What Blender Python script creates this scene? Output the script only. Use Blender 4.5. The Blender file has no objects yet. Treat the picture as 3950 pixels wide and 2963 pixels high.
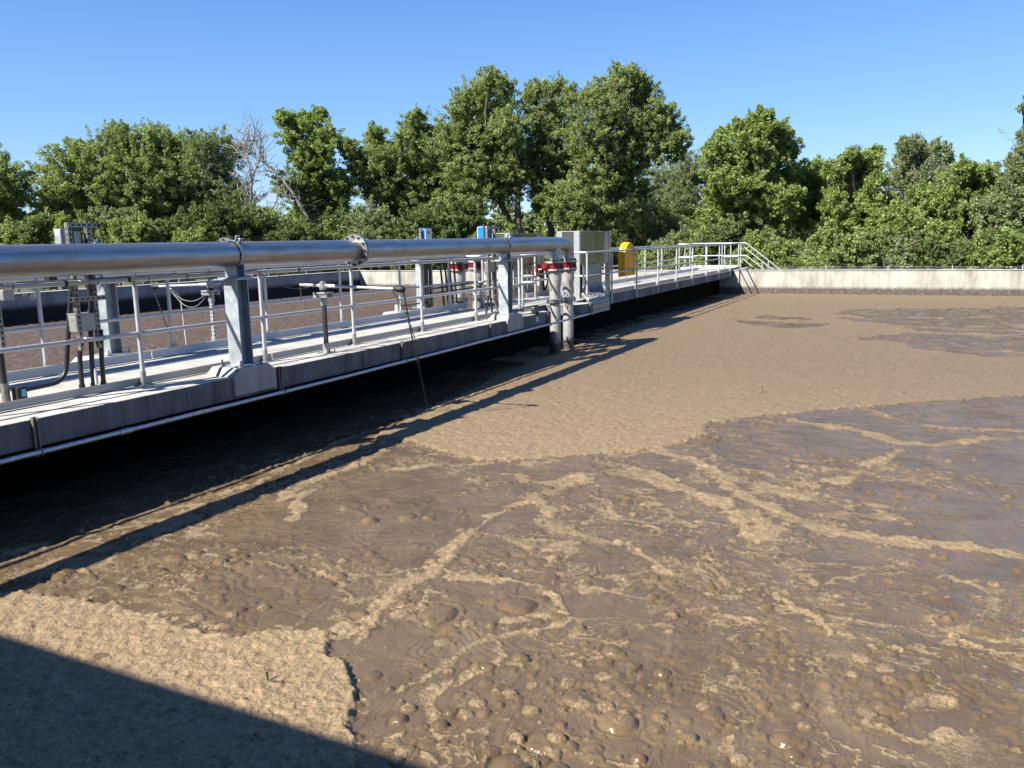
import bpy, bmesh, math, random
import numpy as np
from mathutils import Vector, Matrix
random.seed(7); RNG = np.random.default_rng(11)
PI = math.pi
C = bpy.context.scene.collection
scene = bpy.context.scene

# ------------------------------------------------------------------ camera
H = 1.3546
PITCH, ROLL, YAW = 0.17204, -0.01966, 0.46571
fw = Vector((-math.sin(YAW)*math.cos(PITCH), math.cos(YAW)*math.cos(PITCH), -math.sin(PITCH)))
rt = Vector((math.cos(YAW), math.sin(YAW), 0)); up = rt.cross(fw)
r2 = rt*math.cos(ROLL)+up*math.sin(ROLL); u2 = -rt*math.sin(ROLL)+up*math.cos(ROLL)
cam = bpy.data.cameras.new('camera'); co = bpy.data.objects.new('camera', cam); C.objects.link(co)
M = Matrix((r2, u2, -fw)).transposed().to_4x4(); M.translation = Vector((0, 0, H)); co.matrix_world = M
cam.sensor_fit = 'HORIZONTAL'; cam.sensor_width = 36; cam.lens = 36*3192.6/3950
cam.clip_start = 0.05; cam.clip_end = 2000
scene.camera = co

# ------------------------------------------------------------------ world, sun, exposure
SUN = Vector((-0.53, -1.05, 1.0)).normalized()
ELEV = math.asin(SUN.z); AZ = math.atan2(SUN.x, SUN.y)
world = bpy.data.worlds.new('World'); scene.world = world; world.use_nodes = True
nt = world.node_tree; bgn = nt.nodes['Background']
sky = nt.nodes.new('ShaderNodeTexSky'); sky.sky_type = 'NISHITA'; sky.sun_disc = False
sky.sun_elevation = ELEV; sky.sun_rotation = AZ; sky.altitude = 1200
sky.air_density = 1.0; sky.dust_density = 0.15; sky.ozone_density = 3.0
# the Nishita sky, pulled towards the clean mid blue of this afternoon
tc_ = nt.nodes.new('ShaderNodeTexCoord'); sz_ = nt.nodes.new('ShaderNodeSeparateXYZ'); nt.links.new(tc_.outputs['Generated'], sz_.inputs[0])
rp_ = nt.nodes.new('ShaderNodeValToRGB'); nt.links.new(sz_.outputs['Z'], rp_.inputs[0]); el_ = rp_.color_ramp.elements
while len(el_) < 5: el_.new(.5)
for e_, (p_, c_) in zip(el_, [(0, (.40, .61, .90)), (.06, (.30, .55, .90)), (.14, (.18, .43, .85)), (.28, (.085, .27, .76)), (1, (.035, .13, .45))]): e_.position = p_; e_.color = (*c_, 1)
sc_ = nt.nodes.new('ShaderNodeMix'); sc_.data_type = 'RGBA'; sc_.blend_type = 'MULTIPLY'; sc_.inputs[0].default_value = 1; nt.links.new(rp_.outputs[0], sc_.inputs[6]); sc_.inputs[7].default_value = (5.9, 5.7, 5.5, 1)
mx_ = nt.nodes.new('ShaderNodeMix'); mx_.data_type = 'RGBA'; mx_.inputs[0].default_value = .72; nt.links.new(sky.outputs[0], mx_.inputs[6]); nt.links.new(sc_.outputs[2], mx_.inputs[7])
nt.links.new(mx_.outputs[2], bgn.inputs[0]); bgn.inputs[1].default_value = 0.078
sl = bpy.data.lights.new('sun', 'SUN'); sl.energy = 5.0; sl.angle = math.radians(0.53); sl.color = (1, 0.94, 0.85)
so = bpy.data.objects.new('sun', sl); C.objects.link(so); so.location = (-20, -30, 30)
so.rotation_euler = SUN.to_track_quat('Z', 'Y').to_euler()
scene.view_settings.view_transform = 'Standard'; scene.view_settings.look = 'None'
scene.view_settings.exposure = 1.4; scene.view_settings.gamma = 1
scene.cycles.max_bounces = 6; scene.cycles.caustics_reflective = False; scene.cycles.caustics_refractive = False
scene.cycles.sample_clamp_indirect = 4

# ------------------------------------------------------------------ materials
def newmat(name):
    m = bpy.data.materials.new(name); m.use_nodes = True
    return m, m.node_tree, m.node_tree.nodes['Principled BSDF']
def N(t, typ, **k):
    n = t.nodes.new(typ)
    for a, b in k.items():
        if a in n.inputs: n.inputs[a].default_value = b
        else: setattr(n, a, b)
    return n
def coords(t, scale=(1, 1, 1), gen='Object'):
    tc = N(t, 'ShaderNodeNewGeometry') if gen == 'World' else N(t, 'ShaderNodeTexCoord')
    mp = N(t, 'ShaderNodeMapping'); mp.inputs['Scale'].default_value = scale
    t.links.new(tc.outputs['Position' if gen == 'World' else gen], mp.inputs[0]); return mp.outputs[0]
def noise(t, vec, scale, detail=4, rough=.55, dist=0):
    n = N(t, 'ShaderNodeTexNoise'); n.inputs['Scale'].default_value = scale; n.inputs['Detail'].default_value = detail
    n.inputs['Roughness'].default_value = rough; n.inputs['Distortion'].default_value = dist
    t.links.new(vec, n.inputs['Vector']); return n.outputs['Fac']
def ramp(t, fac, stops):
    r = N(t, 'ShaderNodeValToRGB'); e = r.color_ramp.elements
    while len(e) < len(stops): e.new(0.5)
    for el, (p, c) in zip(e, stops):
        el.position = p; el.color = (c, c, c, 1) if isinstance(c, (int, float)) else (*c, 1)
    t.links.new(fac, r.inputs[0]); return r.outputs[0]
def mix(t, fac, a, b, typ='MIX'):
    n = N(t, 'ShaderNodeMix'); n.data_type = 'RGBA'; n.blend_type = typ
    for s, v in ((n.inputs[0], fac), (n.inputs[6], a), (n.inputs[7], b)):
        if isinstance(v, (int, float)): s.default_value = v if s.type == 'VALUE' else (v, v, v, 1)
        elif isinstance(v, tuple): s.default_value = (*v, 1)
        else: t.links.new(v, s)
    return n.outputs[2]
def math_(t, op, a, b=0.0, clamp=False):
    n = N(t, 'ShaderNodeMath'); n.operation = op; n.use_clamp = clamp
    for s, v in ((n.inputs[0], a), (n.inputs[1], b)):
        if isinstance(v, (int, float)): s.default_value = v
        else: t.links.new(v, s)
    return n.outputs[0]
def bump(t, bs, h, strength=.3, dist=.01):
    b = N(t, 'ShaderNodeBump'); b.inputs['Strength'].default_value = strength; b.inputs['Distance'].default_value = dist
    t.links.new(h, b.inputs['Height']); t.links.new(b.outputs[0], bs.inputs['Normal'])
def simple(name, col, rough=.5, metal=0, var=.12, scale=8, bumpy=0, stretch=(1, 1, 1)):
    m, t, b = newmat(name)
    v = coords(t, stretch); n = noise(t, v, scale, 5, .6)
    lo = tuple(c*(1-var) for c in col); hi = tuple(min(1, c*(1+var)) for c in col)
    t.links.new(ramp(t, n, [(.3, lo), (.7, hi)]), b.inputs['Base Color'])
    b.inputs['Metallic'].default_value = metal
    t.links.new(ramp(t, n, [(.3, max(0, rough-.08)), (.7, min(1, rough+.08))]), b.inputs['Roughness'])
    if bumpy: bump(t, b, noise(t, v, scale*6, 4), bumpy, .003)
    return m
def concrete(name, base, stain_z=None, stain_soft=.06, dark=(.045, .036, .03), streak=.35, fleck=(.30, .26, .21)):
    m, t, b = newmat(name)
    v = coords(t, (1, 1, 1), 'World'); vs = coords(t, (1, 1, .12), 'World')
    n1 = noise(t, v, 1.3, 6, .6); n2 = noise(t, vs, 7, 5, .65); n3 = noise(t, v, 45, 3, .6)
    c = ramp(t, n1, [(.3, tuple(x*.72 for x in base)), (.62, tuple(min(1, x*1.15) for x in base))])
    n2 = math_(t, 'ADD', math_(t, 'MULTIPLY', n2, .6), math_(t, 'MULTIPLY', noise(t, coords(t, (1, 1, .3), 'World'), 2.1, 5, .6), .4))
    c = mix(t, streak, c, mix(t, 1.0, c, ramp(t, n2, [(.38, .5), (.5, 1.0), (.66, 1.5)]), 'MULTIPLY'))
    c = mix(t, .35, c, mix(t, 1.0, c, ramp(t, n3, [(.3, .7), (.6, 1.1)]), 'MULTIPLY'))
    if stain_z is not None:
        g = N(t, 'ShaderNodeNewGeometry'); sp = N(t, 'ShaderNodeSeparateXYZ'); t.links.new(g.outputs['Position'], sp.inputs[0])
        nz = noise(t, coords(t, (1, 1, .5), 'World'), 9, 6, .7)
        zz = math_(t, 'ADD', sp.outputs['Z'], math_(t, 'MULTIPLY', math_(t, 'SUBTRACT', nz, .5), .16))
        f = N(t, 'ShaderNodeMapRange'); t.links.new(zz, f.inputs[0])
        f.inputs[1].default_value = stain_z+stain_soft; f.inputs[2].default_value = stain_z-stain_soft
        sc = ramp(t, noise(t, v, 28, 5, .75), [(.42, dark), (.56, tuple(x*1.8 for x in dark)), (.68, fleck)])
        c = mix(t, f.outputs[0], c, sc)
    t.links.new(c, b.inputs['Base Color']); b.inputs['Roughness'].default_value = .85
    bump(t, b, math_(t, 'ADD', n3, n2), .25, .006)
    return m
MT = {}
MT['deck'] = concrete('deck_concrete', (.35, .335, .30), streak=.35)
MT['slab'] = concrete('shaded_slab_side_concrete', (.115, .118, .12), streak=1.0)  # slab sides darker than the deck: their shade is in the colour
MT['wall_far'] = concrete('sunlit_wall_concrete', (.31, .30, .26), stain_z=-.63, streak=.5)
MT['wall_left'] = concrete('shaded_wall_concrete', (.26, .26, .26), stain_z=-.38, stain_soft=.09, dark=(.006, .005, .0045), streak=.3, fleck=(.02, .018, .015))
MT['wall_mid'] = concrete('deep_shade_wall_concrete', (.0035, .003, .0028), streak=.5)  # near-black base carries the deep shade below the slab
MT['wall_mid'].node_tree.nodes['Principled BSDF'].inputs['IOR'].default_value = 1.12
MT['pale'] = concrete('pale_concrete', (.30, .295, .28))
MT['galv'] = simple('galvanised_steel', (.34, .38, .41), .48, .55, .2, 9)
MT['galv_pipe'] = simple('galvanised_conduit', (.42, .44, .46), .42, .8, .3, 30)
MT['alu'] = simple('satin_aluminium', (.44, .45, .46), .42, .4, .06, 14)
MT['alu_dull'] = simple('dull_aluminium', (.32, .33, .33), .45, .6, .1, 20, 0, (1, .1, 1))
MT['strut'] = simple('steel_channel', (.26, .245, .22), .45, .7, .2, 25)
MT['hole'] = simple('channel_slot', (.02, .02, .02), .8)
MT['black'] = simple('black_plastic', (.018, .018, .02), .38)
MT['dark'] = simple('dark_steel', (.06, .055, .05), .35, .7, .3, 30)
MT['rubber'] = simple('black_rubber', (.01, .01, .01), .6)
MT['white'] = simple('white_paint', (.52, .53, .54), .4, 0, .05)
MT['cream'] = simple('cream_paint', (.6, .66, .52), .45, 0, .06)
MT['blue'] = simple('blue_plastic', (.01, .16, .50), .35, 0, .08)
MT['navy'] = simple('navy_plate', (.02, .06, .20), .4)
MT['lcd'] = simple('display_glass', (.03, .08, .16), .2)
MT['sticker'] = simple('pale_blue_sticker', (.2, .5, .58), .5)
MT['red'] = simple('red_paint', (.15, .005, .007), .38, 0, .12, 20)
MT['yellow'] = simple('yellow_plastic', (.72, .36, .006), .42, 0, .1, 4)
MT['orange'] = simple('orange_grout', (.7, .12, .04), .7)
MT['pvc'] = simple('white_pvc', (.75, .76, .76), .35)
MT['cable'] = simple('grey_cable', (.14, .14, .145), .5)
MT['flex'] = simple('silver_flexible_conduit', (.30, .29, .265), .34, .7, .3, 40)
MT['panel'] = simple('brushed_panel_steel', (.19, .195, .155), .24, .85, .06, 5, 0, (1, 1, .1))
MT['roof'] = simple('roofing', (.2, .2, .2), .9)

def stainless(name, axis='Y'):
    m, t, b = newmat(name)
    v = coords(t, (1, .05, 1) if axis == 'Y' else (1, 1, .1)); v2 = coords(t, (1, .6, 1))
    n = noise(t, v, 40, 4); n2 = noise(t, v2, 3, 5, .65)
    c = ramp(t, n, [(.3, (.27, .28, .29)), (.7, (.38, .39, .40))])
    c = mix(t, ramp(t, n2, [(.52, 0), (.72, .75)]), c, (.26, .22, .17))
    t.links.new(c, b.inputs['Base Color']); b.inputs['Metallic'].default_value = .95
    t.links.new(ramp(t, n2, [(.3, .36), (.75, .52)]), b.inputs['Roughness'])
    bump(t, b, n, .06, .002)
    return m
MT['steel'] = stainless('stainless_pipe'); MT['steel_v'] = stainless('stainless_riser', 'Z')
def riser_mat():
    m, t, b = newmat('pickled_steel_riser')
    v = coords(t, (1, 1, 1), 'World'); n = noise(t, v, 5, 5, .6)
    c = ramp(t, n, [(.3, (.30, .29, .275)), (.7, (.44, .43, .41))])
    g = N(t, 'ShaderNodeNewGeometry'); sp = N(t, 'ShaderNodeSeparateXYZ'); t.links.new(g.outputs['Position'], sp.inputs[0])
    zz = math_(t, 'ADD', sp.outputs['Z'], math_(t, 'MULTIPLY', math_(t, 'SUBTRACT', noise(t, v, 14, 5, .75), .5), .6))
    f = N(t, 'ShaderNodeMapRange'); t.links.new(zz, f.inputs[0]); f.inputs[1].default_value = -.60; f.inputs[2].default_value = -.70
    c = mix(t, f.outputs[0], c, ramp(t, noise(t, v, 40, 4, .7), [(.45, (.02, .018, .016)), (.7, (.25, .22, .19))]))
    t.links.new(c, b.inputs['Base Color']); b.inputs['Roughness'].default_value = .42; b.inputs['Metallic'].default_value = .35
    return m
MT['riser'] = riser_mat()

# sludge: 'foam' is where the tan froth lies, the rest is wet brown liquor
def sludge(name, wet, wet2, foam, foam2, rough, far=False):
    m, t, b = newmat(name)
    a = N(t, 'ShaderNodeAttribute'); a.attribute_name = 'foam'
    v = coords(t, (1, 1, 1), 'World')
    nb = noise(t, v, 2.2, 5, .6, .6); nf = noise(t, v, 55, 5, .7); nm = noise(t, v, 16, 5, .65, .3); nff = noise(t, v, 150, 3, .6)
    w = ramp(t, nb, [(.3, wet), (.7, wet2)])
    w = mix(t, .5, w, mix(t, 1.0, w, ramp(t, nm, [(.3, .72), (.7, 1.2)]), 'MULTIPLY'))
    f = ramp(t, nm, [(.3, foam2), (.62, foam)])
    f = mix(t, .7, f, mix(t, 1.0, f, ramp(t, nf, [(.34, .38), (.5, 1.0), (.7, 1.2)]), 'MULTIPLY'))
    a2 = N(t, 'ShaderNodeAttribute'); a2.attribute_name = 'near_tone'
    f = mix(t, math_(t, 'ADD', math_(t, 'MULTIPLY', a2.outputs['Fac'], .7), math_(t, 'MULTIPLY', nb, .3)), mix(t, 1.0, f, (.56, .555, .60), 'MULTIPLY'), f)  # froth gets darker and greyer away from the viewpoint
    f = mix(t, ramp(t, nff, [(.24, 1.0), (.31, 0)]), f, tuple(x*.35 for x in foam2))
    grit = math_(t, 'ADD', math_(t, 'MULTIPLY', math_(t, 'SUBTRACT', nf, .5), 1.1), math_(t, 'MULTIPLY', math_(t, 'SUBTRACT', nff, .5), .7))
    fac = math_(t, 'ADD', a.outputs['Fac'], grit)
    fac = ramp(t, fac, [(.20, 0), (.60, 1)])
    t.links.new(mix(t, fac, w, f), b.inputs['Base Color'])
    t.links.new(mix(t, fac, ramp(t, nm, [(.3, rough), (.7, rough+.13)]), (.62, .62, .62)), b.inputs['Roughness'])
    b.inputs['IOR'].default_value = 1.42
    wv = noise(t, coords(t, (1, .38, 1), 'World'), 7, 4, .6, .4)
    h = math_(t, 'ADD', math_(t, 'ADD', math_(t, 'MULTIPLY', mix(t, fac, .10, 1.0), nf), math_(t, 'MULTIPLY', mix(t, fac, .02, .5), nff)), math_(t, 'MULTIPLY', nm, mix(t, fac, .16, .8)))
    h = math_(t, 'ADD', h, math_(t, 'MULTIPLY', wv, mix(t, fac, 1.7, .4)))
    bump(t, b, h, .8, .022)
    return m
MT['sludge'] = sludge('activated_sludge', (.086, .057, .030), (.140, .098, .054), (.352, .255, .142), (.218, .152, .082), .06)
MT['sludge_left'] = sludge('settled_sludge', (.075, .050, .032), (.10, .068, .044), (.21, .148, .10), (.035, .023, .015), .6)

def leafmat(name, lo, hi, gloss=.36):
    m, t, b = newmat(name)
    a = N(t, 'ShaderNodeAttribute'); a.attribute_name = 'tint'
    c = ramp(t, a.outputs['Fac'], [(0, lo), (1, hi)])
    t.links.new(c, b.inputs['Base Color']); b.inputs['Roughness'].default_value = gloss
    tr = N(t, 'ShaderNodeBsdfTranslucent'); t.links.new(mix(t, 1.0, c, (1.25, 1.35, .6), 'MULTIPLY'), tr.inputs[0])
    mx = N(t, 'ShaderNodeMixShader'); mx.inputs[0].default_value = .45
    t.links.new(b.outputs[0], mx.inputs[1]); t.links.new(tr.outputs[0], mx.inputs[2])
    t.links.new(mx.outputs[0], t.nodes['Material Output'].inputs[0]); return m
LEAF = [leafmat('cottonwood_leaves', (.130, .165, .050), (.262, .312, .120), .6),
        leafmat('poplar_leaves', (.115, .165, .040), (.262, .330, .100), .58),
        leafmat('willow_leaves', (.12, .15, .066), (.23, .265, .13), .6),
        leafmat('shrub_leaves', (.06, .09, .028), (.14, .185, .06), .6)]
MT['bark'] = simple('bark', (.10, .085, .07), .9, 0, .4, 6, .8, (1, 1, .2))
MT['deadwood'] = simple('bleached_deadwood', (.20, .19, .17), .85, 0, .35, 5, .5, (1, 1, .2))
def groundmat():
    m, t, b = newmat('weedy_ground')
    v = coords(t, (1, 1, 1), 'World')
    c = ramp(t, noise(t, v, .35, 8, .7), [(.35, (.05, .075, .022)), (.55, (.09, .10, .04)), (.72, (.20, .16, .10))])
    t.links.new(c, b.inputs['Base Color']); b.inputs['Roughness'].default_value = .95
    bump(t, b, noise(t, v, 6, 6, .7), .8, .1); return m
MT['ground'] = groundmat()

# ------------------------------------------------------------------ mesh helpers (world coordinates in, local out)
class MB:
    def __init__(s): s.v = []; s.f = []; s.sm = []; s.mi = []; s.cur = 0
    def add(s, vs, fs, smooth=False):
        o = len(s.v); s.v += [tuple(p) for p in vs]; s.f += [tuple(i+o for i in q) for q in fs]
        s.sm += [smooth]*len(fs); s.mi += [s.cur]*len(fs); return s
    def box(s, x0, x1, y0, y1, z0, z1, bev=0.0):
        if x1 < x0: x0, x1 = x1, x0
        if y1 < y0: y0, y1 = y1, y0
        if z1 < z0: z0, z1 = z1, z0
        if bev <= 0:
            return s.add([(x, y, z) for z in (z0, z1) for y in (y0, y1) for x in (x0, x1)],
                  [(0, 2, 3, 1), (4, 5, 7, 6), (0, 1, 5, 4), (2, 6, 7, 3), (0, 4, 6, 2), (1, 3, 7, 5)])
        bm = bmesh.new(); bmesh.ops.create_cube(bm, size=1)
        for v in bm.verts:
            v.co = Vector(((x0+x1)/2+v.co.x*(x1-x0), (y0+y1)/2+v.co.y*(y1-y0), (z0+z1)/2+v.co.z*(z1-z0)))
        bmesh.ops.bevel(bm, geom=bm.edges[:], offset=bev, segments=2, profile=.5, affect='EDGES')
        bm.verts.index_update()
        s.add([v.co[:] for v in bm.verts], [[v.index for v in f.verts] for f in bm.faces]); bm.free(); return s
    def obox(s, c, ax, ay, az, hx, hy, hz):
        c = Vector(c); ax, ay, az = [Vector(a).normalized() for a in (ax, ay, az)]
        return s.add([c+ax*(i*hx)+ay*(j*hy)+az*(k*hz) for k in (-1, 1) for j in (-1, 1) for i in (-1, 1)],
                  [(0, 2, 3, 1), (4, 5, 7, 6), (0, 1, 5, 4), (2, 6, 7, 3), (0, 4, 6, 2), (1, 3, 7, 5)])
    def tube(s, pts, r, n=12, caps=True, smooth=True):
        P = [Vector(p) for p in pts]; R = r if isinstance(r, (list, tuple)) else [r]*len(P)
        T = []
        for i in range(len(P)):
            a = P[max(i-1, 0)]; b = P[min(i+1, len(P)-1)]; T.append((b-a).normalized() if (b-a).length > 1e-9 else Vector((0, 0, 1)))
        ref = Vector((0, 0, 1)) if abs(T[0].z) < .9 else Vector((1, 0, 0))
        u = T[0].cross(ref).normalized(); vs = []; fs = []
        for i, (p, t) in enumerate(zip(P, T)):
            u = (u-t*u.dot(t)).normalized(); w = t.cross(u)
            vs += [p+(u*math.cos(2*PI*k/n)+w*math.sin(2*PI*k/n))*R[i] for k in range(n)]
        for i in range(len(P)-1):
            fs += [(i*n+k, i*n+(k+1) % n, (i+1)*n+(k+1) % n, (i+1)*n+k) for k in range(n)]
        s.add(vs, fs, smooth)
        if caps:
            m = len(P)-1; s.add(vs[:n], [tuple(reversed(range(n)))]); s.add(vs[m*n:], [tuple(range(n))])
        return s
    def ring(s, c, axis, r0, r1, h, n=32):     # flat washer/flange body between radii r0<r1
        c = Vector(c); t = Vector(axis).normalized(); u = t.orthogonal().normalized(); w = t.cross(u)
        vs = []
        for (r, k) in ((r0, -1), (r1, -1), (r1, 1), (r0, 1)):
            vs += [c+t*(k*h/2)+(u*math.cos(2*PI*i/n)+w*math.sin(2*PI*i/n))*r for i in range(n)]
        fs = [(a*n+i, a*n+(i+1) % n, ((a+1) % 4)*n+(i+1) % n, ((a+1) % 4)*n+i) for a in range(4) for i in range(n)]
        return s.add(vs, fs)
    def torus(s, c, axis, R, r, n=24, m=8, sx=1.0):
        c = Vector(c); t = Vector(axis).normalized(); u = t.orthogonal().normalized(); w = t.cross(u); vs = []
        for i in range(n):
            a = 2*PI*i/n; d = u*math.cos(a)*sx+w*math.sin(a)
            vs += [c+d*R+(d.normalized()*math.cos(2*PI*j/m)+t*math.sin(2*PI*j/m))*r for j in range(m)]
        return s.add(vs, [(i*m+j, ((i+1) % n)*m+j, ((i+1) % n)*m+(j+1) % m, i*m+(j+1) % m) for i in range(n) for j in range(m)], True)
    def bolts(s, c, axis, R, k, r, h, ph=0.0):
        c = Vector(c); t = Vector(axis).normalized(); u = t.orthogonal().normalized(); w = t.cross(u)
        for i in range(k):
            a = 2*PI*(i+ph)/k; p = c+(u*math.cos(a)+w*math.sin(a))*R
            s.tube([p-t*h/2, p+t*h/2], r*.55, 6); 
            for q in (-1, 1): s.tube([p+t*q*h*.26, p+t*q*h*.42], r, 6, True, False)
        return s
    def prism(s, pts, axis, d0, d1):   # polygon in the plane across `axis` (x: (y,z) pts, y: (x,z), z: (x,y))
        def P(a, b, d): return {'x': (d, a, b), 'y': (a, d, b), 'z': (a, b, d)}[axis]
        n = len(pts); vs = [P(a, b, d0) for a, b in pts]+[P(a, b, d1) for a, b in pts]
        fs = [tuple(reversed(range(n))), tuple(range(n, 2*n))]+[(i, (i+1) % n, n+(i+1) % n, n+i) for i in range(n)]
        return s.add(vs, fs)
    def sphere(s, c, r, n=12, m=8, sc=(1, 1, 1)):
        vs = [(c[0]+r*sc[0]*math.sin(PI*j/m)*math.cos(2*PI*i/n), c[1]+r*sc[1]*math.sin(PI*j/m)*math.sin(2*PI*i/n), c[2]+r*sc[2]*math.cos(PI*j/m)) for j in range(m+1) for i in range(n)]
        return s.add(vs, [(j*n+i, (j+1)*n+i, (j+1)*n+(i+1) % n, j*n+(i+1) % n) for j in range(m) for i in range(n)], True)
    def build(s, name, mat, parent=None, origin=None, fix=True):
        me = bpy.data.meshes.new(name)
        base = Vector((0, 0, 0)) if parent is None else wloc(parent)
        if parent is None and origin is not None: base = Vector(origin)
        me.from_pydata([(v[0]-base.x, v[1]-base.y, v[2]-base.z) for v in s.v], [], s.f)
        me.polygons.foreach_set('use_smooth', s.sm)
        for m in (mat if isinstance(mat, (list, tuple)) else [mat]): me.materials.append(m)
        me.polygons.foreach_set('material_index', s.mi)
        if fix:
            bm = bmesh.new(); bm.from_mesh(me); bmesh.ops.recalc_face_normals(bm, faces=bm.faces[:]); bm.to_mesh(me); bm.free()
        me.update(); o = bpy.data.objects.new(name, me); C.objects.link(o)
        if parent is not None: o.parent = parent
        else: o.location = base
        return o
def wloc(o):
    p = Vector(o.location)
    while o.parent: o = o.parent; p = p+Vector(o.location)
    return p
def tag(o, label, cat, group=None, kind=None):
    o['label'] = label; o['category'] = cat
    if group: o['group'] = group
    if kind: o['kind'] = kind
    return o
def thing(name, loc, label, cat, group=None):
    o = bpy.data.objects.new(name, None); o.location = loc; o.empty_display_size = .1; C.objects.link(o)
    return tag(o, label, cat, group)
def struct(o): o['kind'] = 'structure'; return o
def clone(o, parent=None, shift=None):
    c = o.copy(); C.objects.link(c)
    if parent is not None: c.parent = parent
    if shift is not None: c.location = Vector(o.location)+Vector(shift)
    for ch in list(o.children): clone(ch, c)
    return c
def arc(c, r, a0, a1, ax1, ax2, n=8):
    c = Vector(c); ax1 = Vector(ax1); ax2 = Vector(ax2)
    return [c+ax1*(r*math.cos(a0+(a1-a0)*i/n))+ax2*(r*math.sin(a0+(a1-a0)*i/n)) for i in range(n+1)]
def fillet(pts, r, n=5):
    P = [Vector(p) for p in pts]; out = [P[0]]
    for i in range(1, len(P)-1):
        a = (P[i-1]-P[i]); b = (P[i+1]-P[i]); k = min(r, a.length*.45, b.length*.45)
        A = P[i]+a.normalized()*k; B = P[i]+b.normalized()*k
        for j in range(n+1):
            q = j/n; out.append(A*(1-q)**2+P[i]*2*q*(1-q)+B*q*q)
    out.append(P[-1]); return out
def sag(a, b, drop, n=12):
    a = Vector(a); b = Vector(b)
    return [a.lerp(b, i/n)-Vector((0, 0, drop*4*(i/n)*(1-i/n))) for i in range(n+1)]

# ------------------------------------------------------------------ plan tables (metres)
RAFT_A= [(-5.44, 7.46), (-5.51, 7.83), (-5.07, 7.65), (-4.58, 7.45), (-4.28, 7.32), (-4.01, 7.33), (-3.75, 7.48), (-3.46, 7.66), (-3.19, 7.87), (-2.83, 8.17), (-2.51, 8.47), (-2.35, 8.8), (-2.26, 9.07), (-2.21, 9.33), (-2.3, 9.9), (-2.0, 10.36), (-1.51, 10.79), (-0.74, 11.56), (-0.15, 12.05), (0.52, 12.55), (1.28, 13.2), (2.38, 13.87), (3.0, 14.41), (7.45, 37.36), (3.27, 36.74), (-6.04, 35.33), (-6.94, 22.36), (-6.5, 12.84), (-5.9, 8.93), (-5.8, 7.97)]
POOLS= [[(-2.3, 24.56), (-1.84, 26.36), (-0.63, 27.3), (0.97, 27.85), (2.61, 28.9), (4.91, 29.94), (2.96, 17.56), (1.64, 17.49), (0.96, 17.32), (0.51, 17.3), (0.04, 17.91), (-0.31, 18.79), (-0.84, 18.95), (-1.29, 18.89), (-0.97, 19.78), (-0.35, 20.53), (-0.17, 21.27), (-1.03, 22.68), (-1.6, 23.13)], [(-4.64, 22.97), (-4.22, 24.07), (-3.47, 24.12), (-2.66, 23.49), (-2.01, 22.77), (-2.23, 21.64), (-2.99, 20.87), (-3.71, 21.22), (-4.28, 21.78)]]
RAFT_B= [(-6.17, 2.94), (-5.41, 3.11), (-5.15, 3.19), (-4.89, 3.24), (-4.63, 3.28), (-4.36, 3.31), (-4.13, 3.29), (-3.94, 3.24), (-3.72, 3.23), (-3.56, 3.26), (-3.44, 3.35), (-3.33, 3.47), (-3.19, 3.51), (-3.07, 3.53), (-2.97, 3.53), (-2.94, 3.41), (-2.82, 3.32), (-2.71, 3.29), (-2.61, 3.22), (-2.5, 3.12), (-2.39, 2.99), (-2.28, 2.82), (-2.19, 2.71), (-2.12, 2.6), (-1.91, 2.25), (-3.2, 1.38)]
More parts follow.
